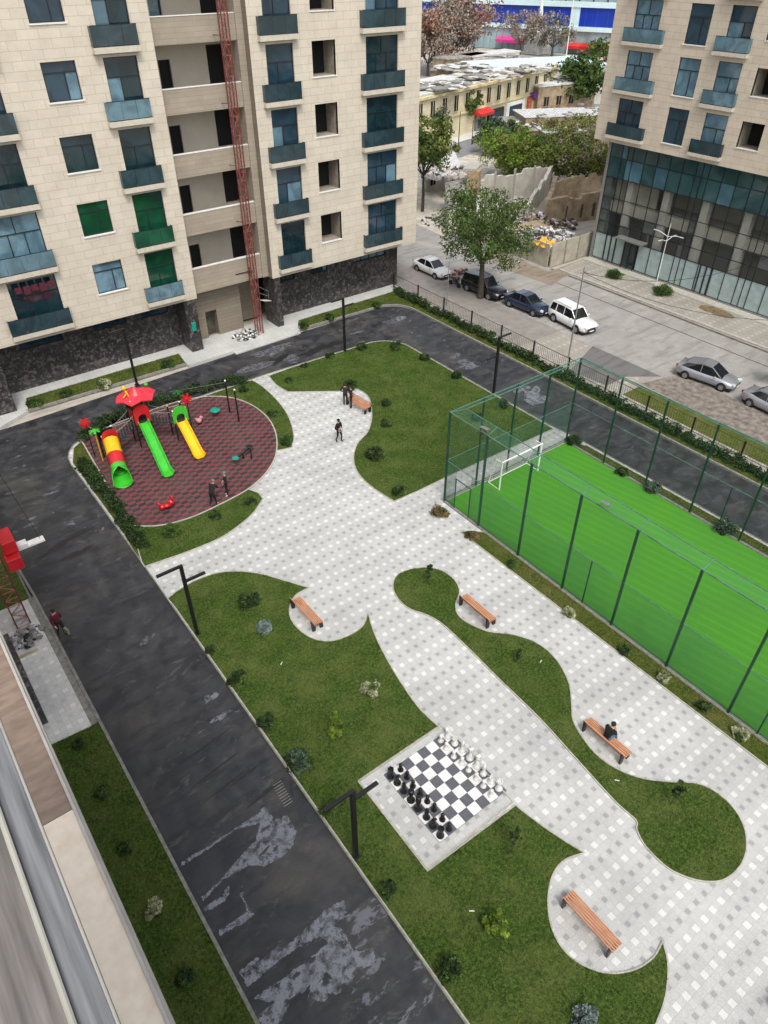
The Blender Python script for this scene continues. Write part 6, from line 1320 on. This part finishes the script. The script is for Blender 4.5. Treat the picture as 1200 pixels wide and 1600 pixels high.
# black bin-like scooter between the cars
x, y = G(710, 447, .02); t = thing('motor_scooter', 'black motor scooter standing between the white sedan and the tree', 'scooter', (x, y, .02))
b = MB(); b.ball((x, y, .62), .24, 10, .8); b.obox((x-.05, y+.28, .82), (.3, .7, .14)); b.obox((x, y-.42, .75), (.34, .12, .6), rx=.25); b.obox((x, y-.1, .33), (.3, .7, .1)); b.build('body', M['cb'], t, True)
for yy in (-.58, .55):
    b = MB(); b.tube((x-.05, y+yy, .25), (x+.05, y+yy, .25), .24, n=16); b.build('wheel', M['tyre'], t)
b = MB(); b.tube((x-.3, y-.42, 1.1), (x+.3, y-.42, 1.1), .02); b.tube((x, y-.55, .3), (x, y-.42, 1.1), .03); b.build('handlebar', M['metal'], t)
# ---------------------------------------------------------------- hoists
def lattice(cx, cy, z0, z1, s, m, name, parent, step=.6, rl_=.03, rd=.018):
    b = MB(); c4 = [(cx-s, cy-s), (cx+s, cy-s), (cx+s, cy+s), (cx-s, cy+s)]
    for x, y in c4: b.box(x-rl_, y-rl_, z0, x+rl_, y+rl_, z1)
    o = b.build(name, M[m], parent); b = MB(); z = z0; k = 0
    while z < z1-.1:
        for i in range(4):
            p, q = c4[i], c4[(i+1) % 4]
            if k % 2: p, q = q, p
            b.tube((*p, z), (*q, min(z+step, z1)), rd, n=4); b.tube((*p, z), (*q, z), rd, n=4)
        z += step; k += 1
    b.build('bracing', M['rustl'], o); return o
hx_, hy_ = 25.55, 51.15
hs_ = thing('construction_hoist', 'rusty red lattice hoist mast standing before the loggias of the beige block', 'hoist', (hx_, hy_, .15))
lattice(hx_, hy_, .15, 33, .23, 'rust', 'mast', hs_)
b = MB()
for k in range(7): z = 5.2+PIT_A*k; b.tube((hx_-.27, hy_+.27, z), (hx_-.5, 51.9, z), .025, n=5); b.tube((hx_+.27, hy_+.27, z), (hx_+.5, 51.9, z), .025, n=5)
b.build('wall_tie', M['rust'], hs_)
b = MB(); b.obox((hx_+1.15, hy_+.5, 2.55), (1.0, .5, .06), rz=.5, ry=.35); b.build('platform', M['boardw'], hs_)
b = MB(); b.path([(hx_+.3, hy_, 4.1), (hx_+1.3, hy_+.2, 3.4), (hx_+1.5, hy_+.6, 2.5)], .02); b.path([(hx_+.3, hy_-.2, 3.6), (hx_+1.1, hy_, 3.1)], .02); b.build('stay', M['metal'], hs_)
# heap of bags and rubble at its foot
def heap(cx, cy, z, r, n, ms, label, name, cat, size=(.12, .3), seed=1, hgt=.35, flatk=1.):
    rr = random.Random(seed); b = MB()
    for i in range(n):
        a_ = rr.uniform(0, 6.28); q = r*math.sqrt(rr.random()); s_ = rr.uniform(*size); b.mi = rr.randrange(len(ms))
        zz = z+rr.random()*hgt*(1-q/r)
        b.obox((cx+q*math.cos(a_), cy+q*math.sin(a_)*.8, zz+s_*.2), (s_, s_*rr.uniform(.5, 1), s_*rr.uniform(.3, .6)*flatk), rz=rr.uniform(0, 3), rx=rr.uniform(-.5, .5)*flatk, ry=rr.uniform(-.5, .5)*flatk)
    return tag(b.build(name, ms, origin=(cx, cy, z)), label, cat)
heap(*G(383, 524, .2), .15, 1.15, 130, [M['rubble'], M['kerb'], M['white'], M['cdark']], 'heap of white bags and rubble at the foot of the red hoist mast', 'rubble_heap', 'rubble', seed=3, hgt=.6)
h2 = thing('construction_hoist', 'red lattice hoist mast with red cabin at the left edge of the courtyard road', 'hoist', (.25, 29.4, .15))
lattice(.25, 29.4, .2, 12, .3, 'rust', 'mast', h2, .45)
b = MB(); b.box(.75, 29.3, 4.3, 1.35, 30.5, 4.95); b.box(.65, 28.9, 3.6, 1.3, 29.9, 4.25); b.build('cabin', M['redpaint'], h2, bevel=.03)
b = MB(); b.box(1.36, 29.75, 3.95, 2.55, 30.15, 4.03); b.box(1.36, 29.75, 4.04, 1.8, 30.15, 4.2); b.build('loading_platform', M['boardw'], h2)
b = MB(); b.tube((.6, 29.6, 4.9), (1.9, 31.0, 7.5), .025, n=5); b.tube((1.9, 31.0, 7.5), (2.4, 30.0, 4.0), .012, n=4); b.tube((.5, 31.5, 7.2), (2.5, 33, 7.2), .015, n=4); b.build('stay_cable', M['black'], h2)
heap(.15, 28.3, .14, .8, 90, [M['rubble'], M['metal'], M['kerb'], M['cdark']], 'crumpled grey plastic and rubble at the foot of the left hoist', 'rubble_heap', 'rubble', seed=5, hgt=.35)
b = MB(); b.box(-.7, 27.15, .14, .35, 27.3, .2); tag(b.build('timber_plank', mat('pale_timber', (.5, .45, .28), .8, .2), origin=(-.2, 27.2, .14)), 'pale yellowish plank lying across the entrance paving', 'plank')
# ---------------------------------------------------------------- yard wall and rubble across the street
yw = thing('concrete_yard_wall', 'pale concrete panel wall round the rubble yard across the street', 'wall', (56.66, 47.5, 0))
def panels(x0, y0, x1, y1, n, h):
    for i in range(n):
        ax, ay = x0+(x1-x0)*i/n, y0+(y1-y0)*i/n; bx_, by_ = x0+(x1-x0)*(i+1)/n, y0+(y1-y0)*(i+1)/n
        L = math.hypot(bx_-ax, by_-ay); b = MB(); b.obox(((ax+bx_)/2, (ay+by_)/2, h/2-.05), (L-.05, .12, h), rz=math.atan2(by_-ay, bx_-ax)); o = b.build('wall_panel', M['concrete'], yw)
        b = MB(); b.obox((bx_, by_, h/2-.03), (.16, .2, h+.04), rz=math.atan2(by_-ay, bx_-ax)); b.build('joint_post', M['kerb'], yw)
panels(56.66, 47.5, 56.95, 58.6, 4, 2.3); panels(56.9, 47.4, 63.1, 47.55, 3, 2.35)
heap(60.3, 51.8, .9, 4.1, 700, [M['rubble'], M['white'], M['rubbled'], M['kerb']], 'pile of broken white and grey rubble inside the concrete yard wall', 'rubble_heap', 'rubble', (.12, .5), 7, 1.2)
flat('rubble_bank', [(57, 47.7), (63, 47.7), (65, 57), (57.2, 57.5)], .9, M['ruin'], -.1)
b = MB(); tx, ty = G(850, 374, 2.3); r_ = random.Random(4); n = 9
for i in range(n):
    for j in range(n): b.v.append((tx-1.0+2.0*i/(n-1)+r_.uniform(-.08, .08), ty-.9+1.8*j/(n-1)+r_.uniform(-.08, .08), 1.9+.5*math.exp(-((i-4)**2+(j-4)**2)/8)+r_.uniform(-.12, .2)))
b.f = [(i*n+j, i*n+j+1, (i+1)*n+j+1, (i+1)*n+j) for i in range(n-1) for j in range(n-1) if r_.random() > .12]; b.m = [0]*len(b.f)
tag(b.build('tarpaulin', M['tarp'], origin=(tx, ty, 1.9)), 'crumpled orange-yellow tarpaulin on the corner of the rubble pile', 'tarpaulin')
# ---------------------------------------------------------------- ruins, roofs and houses behind
def house(name, label, pts, h, wm, rm, roofz=.25, windows=(), cat='building', parapet=0, over=.3):
    """pts = ground outline; windows = (edge, u0, u1, z0, z1)"""
    x0, y0 = pts[0]; t = thing(name, label, cat, (x0, y0, 0)); n = len(pts); b = MB()
    cx = sum(p[0] for p in pts)/n; cy = sum(p[1] for p in pts)/n
    b.add([(x, y, -.1) for x, y in pts]+[(x, y, h) for x, y in pts], [(i, (i+1) % n, n+(i+1) % n, n+i) for i in range(n)]); b.build('wall', wm, t)
    if rm:
        r = MB(); q = [(cx+(x-cx)*(1+over/max(1, math.hypot(x-cx, y-cy))), cy+(y-cy)*(1+over/max(1, math.hypot(x-cx, y-cy)))) for x, y in pts]; r.prism(q, h+.004, h+roofz); r.build('roof', rm, t)
    for e, u0, u1, z0, z1 in windows:
        a_ = Vector((*pts[e], 0)); c_ = Vector((*pts[(e+1) % n], 0)); d = (c_-a_).normalized(); nn = Vector((d.y, -d.x, 0))
        if nn.dot(Vector((cx, cy, 0))-a_) > 0: nn = -nn
        w = MB(); A = a_+d*u0+nn*.05; B = a_+d*u1+nn*.05; w.add([(A.x, A.y, z0), (B.x, B.y, z0), (B.x, B.y, z1), (A.x, A.y, z1)], [(0, 1, 2, 3)])
        o = w.build('window', M['void'], t); w = MB(); ang = math.atan2(d.y, d.x); mid_ = (a_+d*(u0+u1)/2+nn*.07)
        w.obox((mid_.x, mid_.y, z0-.05), (u1-u0+.25, .14, .1), rz=ang); w.obox((mid_.x, mid_.y, z1+.06), (u1-u0+.25, .14, .12), rz=ang); w.obox((mid_.x, mid_.y, (z0+z1)/2), (.08, .06, z1-z0), rz=ang); w.build('window_frame', wm, o)
    return t
# yellow two storey terrace
HY = 7.2
yA = Vector(G(640, 236)+(0,)); yB = Vector(G(863, 168)+(0,)); yd = (yB-yA).normalized(); yn = Vector((-yd.y, yd.x, 0)); Ly = (yB-yA).length
pts = [tuple(v[:2]) for v in (yA, yB, yB+yn*5.5, yA+yn*5.5)]
wins = []
u = 2.0
while u < Ly-2: wins.append((0, u, u+1.1, 3.9, 6.2)); u += 3.35
ty_ = house('yellow_terrace', 'long yellow two storey building with tall windows and ground floor shops', pts, HY, M['yellow'], M['roofw'], .2, wins)
def along(u, o=0): v = yA+yd*u-yn*o; return v
ang = math.atan2(yd.y, yd.x)
b = MB(); m_ = along(Ly/2, .2); b.obox((m_.x, m_.y, HY-.35), (Ly, .5, .35), rz=ang); m_ = along(Ly/2, .12); b.obox((m_.x, m_.y, 3.35), (Ly, .25, .2), rz=ang); b.build('cornice', M['yelcor'], ty_)
shopm = [M['curtgrey'], M['white'], M['darkpost'], mat('purple_shop', (.18, .05, .30), .5, .2), mat('orange_shop', (.62, .22, .10), .5, .4, 2, col2=(.4, .05, .04))]
for i, (px0, px1, k, z1) in enumerate([(738, 752, 0, 2.6), (756, 778, 2, 2.7), (782, 808, 1, 3.0), (814, 842, 4, 3.0), (846, 860, 2, 2.6)]):
    u0 = (Vector(G(px0, 205+(px0-738)*-.33)+(0,))-yA).dot(yd); u1 = (Vector(G(px1, 205+(px1-738)*-.33)+(0,))-yA).dot(yd); m_ = along((u0+u1)/2, .22)
    b = MB(); b.obox((m_.x, m_.y, z1/2), (abs(u1-u0), .4, z1), rz=ang); o = b.build('shop_front', shopm[k], ty_)
    m_ = along((u0+u1)/2, .44); b = MB(); b.obox((m_.x, m_.y, z1*.5), (abs(u1-u0)*.7, .06, z1*.65), rz=ang); b.build('shop_window', M['glassdark'] if k != 4 else M['yelcor'], o)
m_ = along((Vector(G(828, 175)+(0,))-yA).dot(yd), .6); b = MB(); b.obox((m_.x, m_.y, 3.3), (6.3, 1.0, .8), rz=ang); b.build('awning', shopm[3], ty_)
m_ = along((Vector(G(745, 203)+(0,))-yA).dot(yd), .9); b = MB(); b.obox((m_.x, m_.y, 2.9), (4.4, 1.6, .5), rz=ang, rx=.3); b.build('awning', M['redsign'], ty_)
b = MB(); m_ = along(Ly*.55, 3.2); 
flat('distant_pavement', [tuple(v[:2]) for v in (along(0, 0), along(Ly+30, 0), along(Ly+30, 2.8), along(0, 2.8))], .03, M['pavplain'])
flat('distant_road', [tuple(v[:2]) for v in (along(-6, 3.0), along(Ly+30, 3.0), along(Ly+30, 8.5), along(-6, 8.5))], .012, mat('grey_road', (.25, .25, .26), .8, .15, 1))
# flat and pitched roofs behind the terrace
for i, (px, py, lx, ly, h, rz, wm, rm, lb) in enumerate([
  (700, 128, 34, 9, 5.8, ang, 'palewall', 'roofw', 'low white roofed house right behind the yellow terrace'), (752, 116, 20, 7, 5.6, ang, 'palewall', 'roofg', 'long grey roofed shed behind the yellow terrace'),
  (838, 101, 26, 15, 6.4, ang-.55, 'palewall', 'paleband', 'house with broad pale blue-white roof near the spire'), (745, 103, 22, 7, 6.2, ang, 'ruin', 'roofg', 'brownish low house beside the russet tree'), (790, 96, 18, 7, 5.2, ang-.2, 'palewall', 'roofg', 'grey roofed house between terrace and blue facade'),
  (895, 112, 16, 9, 4.5, ang-.5, 'ruin', 'roofw', 'pale roofed house below the red awning'), (720, 88, 14, 6, 4.5, ang, 'ruin', 'roofg', 'small dark fronted house under the russet tree'), (870, 128, 14, 7, 4.6, ang-.4, 'ruin', 'roofw', 'small white roofed house behind the brown shrubby tree'), (765, 84, 16, 5, 4.5, ang-.2, 'palewall', 'roofw', 'white low house below the magenta awning')]):
    cx, cy = G(px, py, h); c_, s_ = math.cos(rz), math.sin(rz); q = [(cx+a_*c_-d*s_, cy+a_*s_+d*c_) for a_, d in ((-lx/2, -ly/2), (lx/2, -ly/2), (lx/2, ly/2), (-lx/2, ly/2))]
    house('low_house', lb, q, h, M[wm], M[rm], .3, [(0, 1.5+3*k, 2.6+3*k, 1.4, 2.9) for k in range(int(lx/3)-1)])
# corrugated roofs right of the bushes
for i, (px, py, lx, ly, h, rm, lb) in enumerate([(890, 176, 16, 6, 4.8, 'roofw', 'white sheet roof house beside the dark green tree'), (850, 186, 15, 4.2, 3.9, 'roofg', 'rusty corrugated roof house above the bushy trees'), (905, 201, 12, 5, 3.9, 'roofw', 'patched white corrugated roof house near the right block'), (868, 200, 9, 3.6, 3.7, 'roofg', 'small patched grey roof shed among the bushes')]):
    cx, cy = G(px, py, h); rz = ang-.75; c_, s_ = math.cos(rz), math.sin(rz); q = [(cx+a_*c_-d*s_, cy+a_*s_+d*c_) for a_, d in ((-lx/2, -ly/2), (lx/2, -ly/2), (lx/2, ly/2), (-lx/2, ly/2))]
    t = house('corrugated_roof_house', lb, q, h, M['ruin'], M[rm], .15); b = MB()
    for k in range(int(lx*2)): a_ = -lx/2+k*.5+.2; b.tube((cx+a_*c_+ly/2*s_, cy+a_*s_-ly/2*c_, h+.17), (cx+a_*c_-ly/2*s_, cy+a_*s_+ly/2*c_, h+.17), .06, n=5)
    b.build('roof_ribs', M[rm], t)
    rr = random.Random(i); b = MB()
    for k in range(14): b.obox((cx+rr.uniform(-lx/2, lx/2)*c_, cy+rr.uniform(-lx/2, lx/2)*s_, h+.25), (rr.uniform(.4, 1.6), rr.uniform(.2, .8), .12), rz=rr.uniform(0, 3)); 
    b.build('roof_debris', M['roofg' if rm == 'roofw' else 'roofw'], t)['kind'] = 'stuff'
# roofless pale building and the stone ruin
rw = thing('roofless_building', 'roofless pale walled ruin with tan brick pier behind the street tree', 'ruin', (64, 66, 0))
def wl(p, q, h0, h1, m_, th=.4, nm='wall'):
    a_ = Vector((*p, 0)); c_ = Vector((*q, 0)); d = (c_-a_).normalized(); n_ = Vector((-d.y, d.x, 0))*th/2; b = MB(); k = 40; r_ = random.Random(int(p[0]*10)); w_ = 0
    st_ = [r_.choice((0, 0, 0, -.22, .08, -.4)) for _ in range(k)]; top = [h0+(h1-h0)*i/k+st_[(i//5) % k]+r_.uniform(-.05, .05) for i in range(k+1)]; vs = []
    for i in range(k+1): p_ = a_.lerp(c_, i/k); vs += [p_-n_-Vector((0, 0, .1)), p_+n_-Vector((0, 0, .1)), p_+n_+Vector((0, 0, top[i])), p_-n_+Vector((0, 0, top[i]))]
    fs = [(0, 3, 2, 1), (4*k, 4*k+1, 4*k+2, 4*k+3)]
    for i in range(k):
        for j in range(4): fs.append((4*i+j, 4*i+(j+1) % 4, 4*i+4+(j+1) % 4, 4*i+4+j))
    b.add(vs, fs); return b.build(nm, m_, rw)
wl(G(742, 316), G(856, 300), 2.9, 3.3, M['palewall']); wl(G(856, 300), G(822, 340), 3.2, 1.6, M['palewall']); wl(G(742, 316), G(745, 352), 2.8, 2.0, M['palewall']); wl(G(745, 352), G(815, 340), 1.3, 1.2, M['palewall'])
heap(*G(790, 325), 0, 4.0, 200, [M['palewall'], M['rubbled'], M['ruin'], M['kerb']], 'rubble and weeds inside the roofless pale walls', 'rubble_heap', 'rubble', (.2, .8), 41, .6)
pb = MB(); x, y = G(737, 330); pb.obox((x, y, 2.3), (1.4, 1.4, 4.8), rz=.6); pb.build('pier', M['tanwall'], rw)
pb = MB(); pb.obox((x+.6, y+1.0, 4.75), (3.4, 1.6, .3), rz=.6); pb.build('pier_cap', M['kerbpale'], rw)
for i, (px, py) in enumerate([(770, 318), (800, 313), (830, 308)]): pb = MB(); x, y = G(px, py); pb.obox((x-.5, y-.5, 1.9), (.25, .25, 4), rz=.6); pb.build('pilaster', M['kerbpale'], rw)
ru = thing('stone_ruin', 'weathered brown stone wall with openings behind the rubble yard', 'ruin', (68, 58, 0)); rw_old = rw; rw = ru
wl(G(852, 350), G(932, 340), 2.7, 3.0, M['ruin'], .6); wl(G(852, 350), G(862, 318), 2.7, 3.2, M['ruin'], .5); wl(G(862, 316), G(935, 306), 2.6, 2.9, M['ruin'], .5); rw = rw_old
for px in (878, 902, 921): x, y = G(px, 349-(px-852)*.12); b = MB(); b.obox((x-.28, y-.3, 1.1), (.8, .12, 1.5), rz=math.radians(-32)); b.build('opening', M['rubbled'], ru)
heap(66.5, 57.4, 0, 4.5, 420, [M['rubbled'], M['ruin'], M['rubble']], 'brown earth and broken stones under the stone ruin', 'rubble_heap', 'rubble', (.15, .6), 17, 1.2)
# low rooms on the left of the lane
house('low_house', 'pale flat roofed hut half hidden by the street tree', [G(700, 362), G(735, 352), G(726, 318), G(694, 326)], 2.7, M['palewall'], M['roofg'], .2, [(0, .6, 1.3, .8, 2.0), (0, 2.0, 2.7, .8, 2.0)])
house('low_house', 'broken pale roof beside the lane behind the block corner', [G(664, 300), G(716, 285), G(708, 262), G(668, 272)], 2.0, M['palewall'], M['roofw'], .15, [(0, 1, 2, .6, 1.5)])
heap(*G(700, 300), 2.2, 3.8, 160, [M['roofg'], M['rubble'], M['rubbled'], M['palewall']], 'broken boards and sheets lying on the low roofs by the lane', 'debris', 'debris', (.3, 1.1), 23, .4)
heap(*G(690, 345), 0, 2.6, 90, [M['rubble'], M['rubbled'], M['kerb']], 'stones along the broken edge of the lane', 'debris', 'debris', (.12, .4), 24, .3)
heap(*G(790, 412), 0, 2.4, 120, [M['kerb'], M['rubbled'], M['rubble']], 'small stones on the bare earth below the yard wall', 'debris', 'debris', (.05, .16), 25, .05)
heap(*G(715, 425), 0, 1.0, 40, [M['rubbled'], M['redpaint'], M['rubble']], 'reddish rubbish scattered beside the scooter', 'debris', 'debris', (.1, .35), 26, .2)
for i, (px, py, zz, r_, n_) in enumerate([(690, 136, 7.4, 5, 60), (760, 122, 7.4, 6, 70), (820, 112, 7.4, 5, 60), (730, 108, 6.5, 6, 60), (790, 96, 5.6, 7, 70), (880, 118, 5.0, 6, 60)]):
    heap(*G(px, py, zz), zz, r_, n_, [M['roofg'], M['roofw'], M['rubbled'], M['palewall'], M['kerb']], ['roof clutter on the left of the yellow terrace', 'roof clutter on the middle of the yellow terrace', 'roof clutter on the right of the yellow terrace', 'clutter on the roofs under the russet tree', 'clutter on the roofs before the blue facade', 'clutter on the roofs by the brown shrubby tree'][i], 'roof_clutter', 'clutter', (.4, 2.2), 50+i, .15, .18)
# people far off on the lane
for i, (px, py, lb) in enumerate([(708, 213, 'tiny dark figure walking on the distant lane, left one'), (716, 210, 'tiny dark figure walking on the distant lane, right one'), (704, 196, 'tiny dark figure by the kiosk on the distant pavement')]):
    person((*G(px, py), .02), i*1.3, lb, pocket if i else walk, 'cblack', 'cblack', 'cblack', group='people on the distant lane')
# blue and glass hall at the back
bx = [G(560, 92), G(760, 77), G(954, 86), G(1180, 96)]; A_ = Vector((*G(700, 71), 0)); B_ = Vector((*G(954, 87), 0)); d = (B_-A_).normalized(); A_ = A_-d*60; L = 190; nn = Vector((-d.y, d.x, 0)); nn = nn if nn.dot(Vector((1, 1, 0))) > 0 else -nn
hall = thing('exhibition_hall', 'long modern hall with deep blue panels and pale glass bands', 'building', tuple(A_)); an = math.atan2(d.y, d.x)
for nm, z0, z1, o, m_ in (('glass_wall', 0, 5.4, 0, 'skyglass'), ('pale_band', 5.4, 6.5, -.6, 'paleband'), ('upper_band', 11.0, 12.3, -.6, 'paleband'), ('top_glazing', 12.3, 22, .3, 'facegrey'), ('blue_band', 6.5, 11.0, 0, 'bluep')):
    c_ = A_+d*L/2+nn*(6+o); b = MB(); b.obox((c_.x, c_.y, (z0+z1)/2), (L, 12, z1-z0-.004), rz=an); b.build(nm, M[m_], hall)
b = MB()
for i in range(96):
    c_ = A_+d*(i*2.0)-nn*.05; b.obox((c_.x, c_.y, 2.7), (.10, .12, 5.3), rz=an)
b.build('mullion', M['facegrey'], hall); b = MB()
for i in range(0, 96, 2): c_ = A_+d*(i*2.0)+nn*.2; b.obox((c_.x, c_.y, 16), (.3, .3, 7.4), rz=an)
b.build('upper_mullion', M['frame'], hall)
b = MB()
for i in range(60):
    c_ = A_+d*(i*3.2)-nn*.03; b.obox((c_.x, c_.y, 8.75), (.07, .12, 4.4), rz=an)
b.build('panel_joint', M['bluepd'], hall)
for px, m_ in ((770, 'pinksign'), (925, 'redsign'), (900, 'redsign'), (940, 'orangesign')):
    x, y = G(px, 86); v = Vector((x, y, 0)); u = (v-A_).dot(d); c_ = A_+d*u-nn*1.5; b = MB(); b.obox((c_.x, c_.y, 2.0 if m_ != 'pinksign' else 2.6), (9 if m_ == 'pinksign' else 7, 3, .7), rz=an, rx=.2); b.build('awning', M[m_], hall)
for px in (888,):
    x, y = G(px, 84); u = (Vector((x, y, 0))-A_).dot(d); c_ = A_+d*u-nn*.15; b = MB(); b.obox((c_.x, c_.y, 8.75), (2.6, .3, 4.5), rz=an); b.build('pale_pier', M['paleband'], hall)
